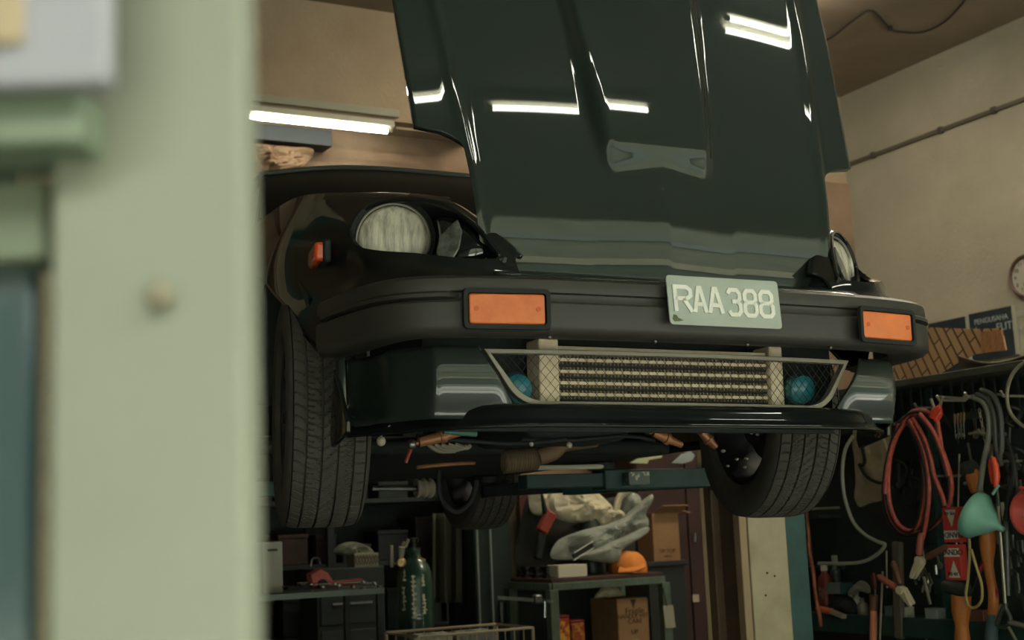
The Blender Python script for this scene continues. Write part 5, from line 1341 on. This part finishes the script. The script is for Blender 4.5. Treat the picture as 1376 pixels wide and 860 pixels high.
# spark plug cartons
m_cred = mat('carton scarlet', '#c8443c', .5); m_cw = mat('carton white', '#d8d2c0', .5)
def plug_box(x0, x1, y0, y1, label, flip):
    a, c_ = R(x0, y0, XT-.08), R(x1, y1, XT-.08)
    wd = abs(a.y-c_.y); ht = a.z-c_.z; ctr = (a+c_)/2
    t = thing('spark_plug_carton', Vector((ctr.x, ctr.y, c_.z)), label, 'carton', 'spark plug cartons')
    part(MB().box(ctr+Vector((.02, 0, 0)), (.04, wd, ht)), 'carton_body', m_cred, t, bevel=.002)
    sg = -1 if flip else 1
    fx = ctr.x-.0012
    def pt(u, v): return Vector((fx, ctr.y-u*wd/2, ctr.z+v*ht/2*sg))
    part(MB().prism([pt(-.95, .32), pt(.95, .32), pt(.95, .80), pt(-.95, .80)], (.002, 0, 0)), 'carton_band', m_cw, t, smooth=0)
    part(MB().prism([pt(-.55, -.85), pt(.8, -.85), pt(.15, .1)], (.002, 0, 0)), 'carton_emblem', m_cw, t, smooth=0)
    M = Matrix.Translation(Vector((fx-.0012, ctr.y, ctr.z+ht*.28*sg))) @ RZ(-pi/2) @ RX(pi/2) @ (RZ(pi) if flip else Matrix.Identity(4))
    text_mesh('NANDO', ht*.23, M, m_wire, 'carton_lettering', t)
    M2 = Matrix.Translation(Vector((fx-.0012, ctr.y, ctr.z-ht*.33*sg))) @ RZ(-pi/2) @ RX(pi/2) @ (RZ(pi) if flip else Matrix.Identity(4))
    text_mesh('MS 4X', ht*.14, M2, m_wire, 'carton_lettering', t)
    return t
plug_box(1265, 1290, 682, 729, 'red and white spark plug carton hanging upside down left of the funnel', True)
plug_box(1267, 1293, 732, 780, 'red and white spark plug carton below the upside down one', False)
single(MB().bar(R(1291, 722, XT-.05), R(1297, 778, XT-.05), .008, .01, up=(1, 0, 0)), 'steel_rule', m_tree, 'narrow pale steel rule hanging at the right edge of the cartons', 'ruler')
a = R(1345, 704, XT-.01)
t = thing('label_plate', a, 'brown label plate with white lettering behind the funnel spout', 'sign')
part(MB().box(a, (.01, .055, .16)), 'plate_panel', mat('brown plate', '#5b4a3c', .5, c2='#7d8078', scale=12, lo=.52, hi=.56), t, bevel=.002)
part(MB().box(a+Vector((-.006, -.022, 0)), (.004, .014, .17)), 'plate_strip', m_cw, t)
text_mesh('PART No', .016, Matrix.Translation(a+Vector((-.0085, -.022, 0))) @ RZ(-pi/2) @ RX(pi/2) @ RZ(pi/2), m_wire, 'plate_lettering', t)

# ---- small things on the rack shelf
def shelf_pt(px, x=XT+.08): p = PX(px, 826, x); return Vector((p.x, p.y, zsh))
def bottle(px, h, r, cl, capc, label, x=XT+.08):
    p = shelf_pt(px, x); t = thing('bottle', p, label, 'bottle', 'bottles on the rack shelf')
    part(MB().lathe([(0, .001), (r, .001), (r, h*.62), (r*.85, h*.72), (r*.4, h*.8), (r*.38, h*.86), (0, h*.86)], Matrix.Translation(p), 20), 'bottle_body', mat('bottle '+cl, cl, .4, c2='#8a8674', scale=9, lo=.5, hi=.6), t, smooth=50)
    part(MB().lathe([(0, h*.84), (r*.48, h*.84), (r*.48, h), (0, h)], Matrix.Translation(p), 16), 'bottle_cap', mat('cap '+capc, capc, .5), t)
bottle(1112, .24, .034, '#7a2f26', '#b8b4a6', 'red and white bottle at the left end of the rack shelf')
bottle(1127, .27, .030, '#2b312c', '#9b9a8e', 'tall dark bottle with a pale cap behind the blue grey box', XT+.16)
bottle(1145, .10, .022, '#b9a98a', '#9c937e', 'pale small bottle beside the orange scraper')
bottle(1153, .11, .022, '#a9a596', '#8c8878', 'second pale small bottle, nearer the broom stick')
bottle(1160, .08, .024, '#8f8876', '#77725f', 'dull stubby bottle next to the broom stick')
p = shelf_pt(1130, XT+.05)
t = thing('blue_grey_box', p+Vector((0, 0, .07)), 'blue grey tin with a teal end resting on a dark rag', 'tin')
part(MB().box(p+Vector((0, 0, .125)), (.07, .10, .05)), 'tin_body', mat('blue grey tin', '#6d7b78', .4, c2='#566664', scale=10), t, bevel=.004)
part(MB().box(p+Vector((0, -.052, .125)), (.072, .012, .052)), 'tin_end', m_teal, t, bevel=.003)
single(lump([shelf_pt(1118, XT+.06)+Vector((0, 0, .0)), shelf_pt(1118, XT+.06)+Vector((0, 0, .08)), shelf_pt(1132, XT+.06)+Vector((0, 0, .10)), shelf_pt(1150, XT+.06)+Vector((0, 0, .07)), shelf_pt(1150, XT+.06)], (1, 0, 0), .05, .6, 61), 'dark_rag', mat('dark rag', '#20221f', .9), 'crumpled dark rag under the blue grey tin on the rack shelf', 'rag')
rg_ = shelf_pt(1158, XT+.1)
single(lump([PX(px, py, XT+.05) for px, py in ((1140, 795), (1150, 784), (1158, 780), (1168, 786), (1169, 797), (1158, 794), (1146, 800))], (1, 0, 0), .03, .6, 67), 'paper_towel', mat('grey paper towel', '#7c7a6e', .85), 'crumpled grey paper towel above the small pale bottles', 'paper towel')
t = thing('scraper', R(1115, 820, XT-.03), 'scraper with a bright orange handle and pale blade on the shelf edge', 'scraper')
part(MB().tube(rl([(1098, 817), (1104, 819), (1118, 822)], XT-.03), [.012, .016, .015], 12), 'scraper_handle', mat('bright orange plastic', '#d0683c', .45), t)
part(MB().bar(R(1118, 822, XT-.03), R(1135, 829, XT-.03), .02, .028, up=(1, 0, 0)), 'scraper_blade', mat('pale blade', '#9a917c', .5), t, bevel=.004)
for i, (px, w1, cl, l) in enumerate(((1200, .05, '#5e6a66', 'dull grey packet on the rack shelf behind the wooden slat'), (1219, .04, '#a19f93', 'small white packet on the rack shelf right of the wooden slat'), (1257, .07, '#8d978f', 'pale green box on the rack shelf left of the broad hammer handle'), (1312, .12, '#7a5148', 'reddish brown box on the rack shelf between the two hammer handles'))):
    p = shelf_pt(px, XT+.03); b = MB().box(p+Vector((0, 0, .025)), (.05, w1, .05)); b.box(p+Vector((0, 0, .052)), (.052, w1+.003, .008))
    single(b, 'packet', mat('packet '+cl, cl, .6), l, 'packet', bevel=.003)
rq_ = random.Random(9)
for i in range(10):
    px, py = 1232+rq_.uniform(0, 30), 770+rq_.uniform(0, 32)
    p = R(px, py, XT+.06); l = rq_.uniform(.03, .055)
    t = thing('socket_wrench', p, 'small bright socket tool in the cluster behind the spring clamps', 'socket tool', 'socket tools behind the spring clamps')
    part(MB().lathe([(0, 0), (.010, 0), (.010, l), (.006, l), (.006, l*.6), (0, l*.6)], Matrix.Translation(p) @ RX(rq_.uniform(-.5, .5)), 14), 'socket_body', m_chrome, t)
    part(MB().cyl(p, p+Vector((.03, 0, -.03)), .004, seg=8), 'socket_shank', m_steel, t)
for i in range(8):
    px, py = 1358+rq_.uniform(0, 18), 735+rq_.uniform(0, 70); p = R(px, py, XT+.05)
    t = thing('bent_bracket', p, 'small grey bent bracket hanging at the right end of the rack', 'bracket', 'brackets at the right end')
    part(MB().tube([p+Vector((0, 0, .05)), p, p+Vector((0, -.03, -.02)), p+Vector((0, -.03, -.06))], .007, 8), 'bracket_arm', m_grey, t)
for i, (px, py, r) in enumerate(((1366, 622, .045), (1352, 640, .04), (1362, 560, .03), (1236, 640, .06), (1226, 660, .05), (1206, 640, .055))):
    p = R(px, py, XT+.07)
    single(MB().tube([p+Vector((.012*sin(3*a), r*cos(a), r*1.3*sin(a))) for a in [2*pi*k/28 for k in range(28)]], .010, 8, closed=True), 'belt', m_wire, 'black rubber belt hanging in the shadow of the rack', 'belt', 'black belts on the rack')

# ---- more small hardware glinting on the panel
rg2 = random.Random(21)
m_dull = mat('dull chrome', '#a7a69a', .3, metal=.7)
kinds = ('ring spanner', 'open ended spanner', 'hex key', 'socket bar')
for i in range(26):
    px, py = rg2.uniform(1290, 1376), rg2.uniform(545, 650)
    if i > 16: px, py = rg2.uniform(1205, 1300), rg2.uniform(560, 850)
    p = R(px, py, XT+.10); l = rg2.uniform(.05, .11); k = i % 4
    t = thing('hanging_tool', p, 'small dull chrome %s hanging on the dark rack panel' % kinds[k], 'hand tool', 'small %ss on the rack panel' % kinds[k])
    e = p+Vector((0, rg2.uniform(-.02, .02), -l))
    part(MB().bar(p, e, .009, .005, up=(1, 0, 0)) if k != 2 else MB().tube([p+Vector((0, .03, 0)), p, e], .004, 6), 'tool_shank', m_dull, t)
    if k < 2: part(MB().lathe([(.007, -.003), (.014, -.003), (.014, .003), (.007, .003)], Matrix.Translation(e) @ RY(pi/2), 14, closed=True), 'tool_ring', m_dull, t)
    if k == 3: part(MB().cyl(e+Vector((0, -.02, 0)), e+Vector((0, .02, 0)), .008, seg=12), 'tool_head', m_dull, t)
    part(MB().cyl(p+Vector((.01, 0, .004)), p+Vector((.16, 0, .004)), .003, seg=6), 'tool_pin', m_wire, t)
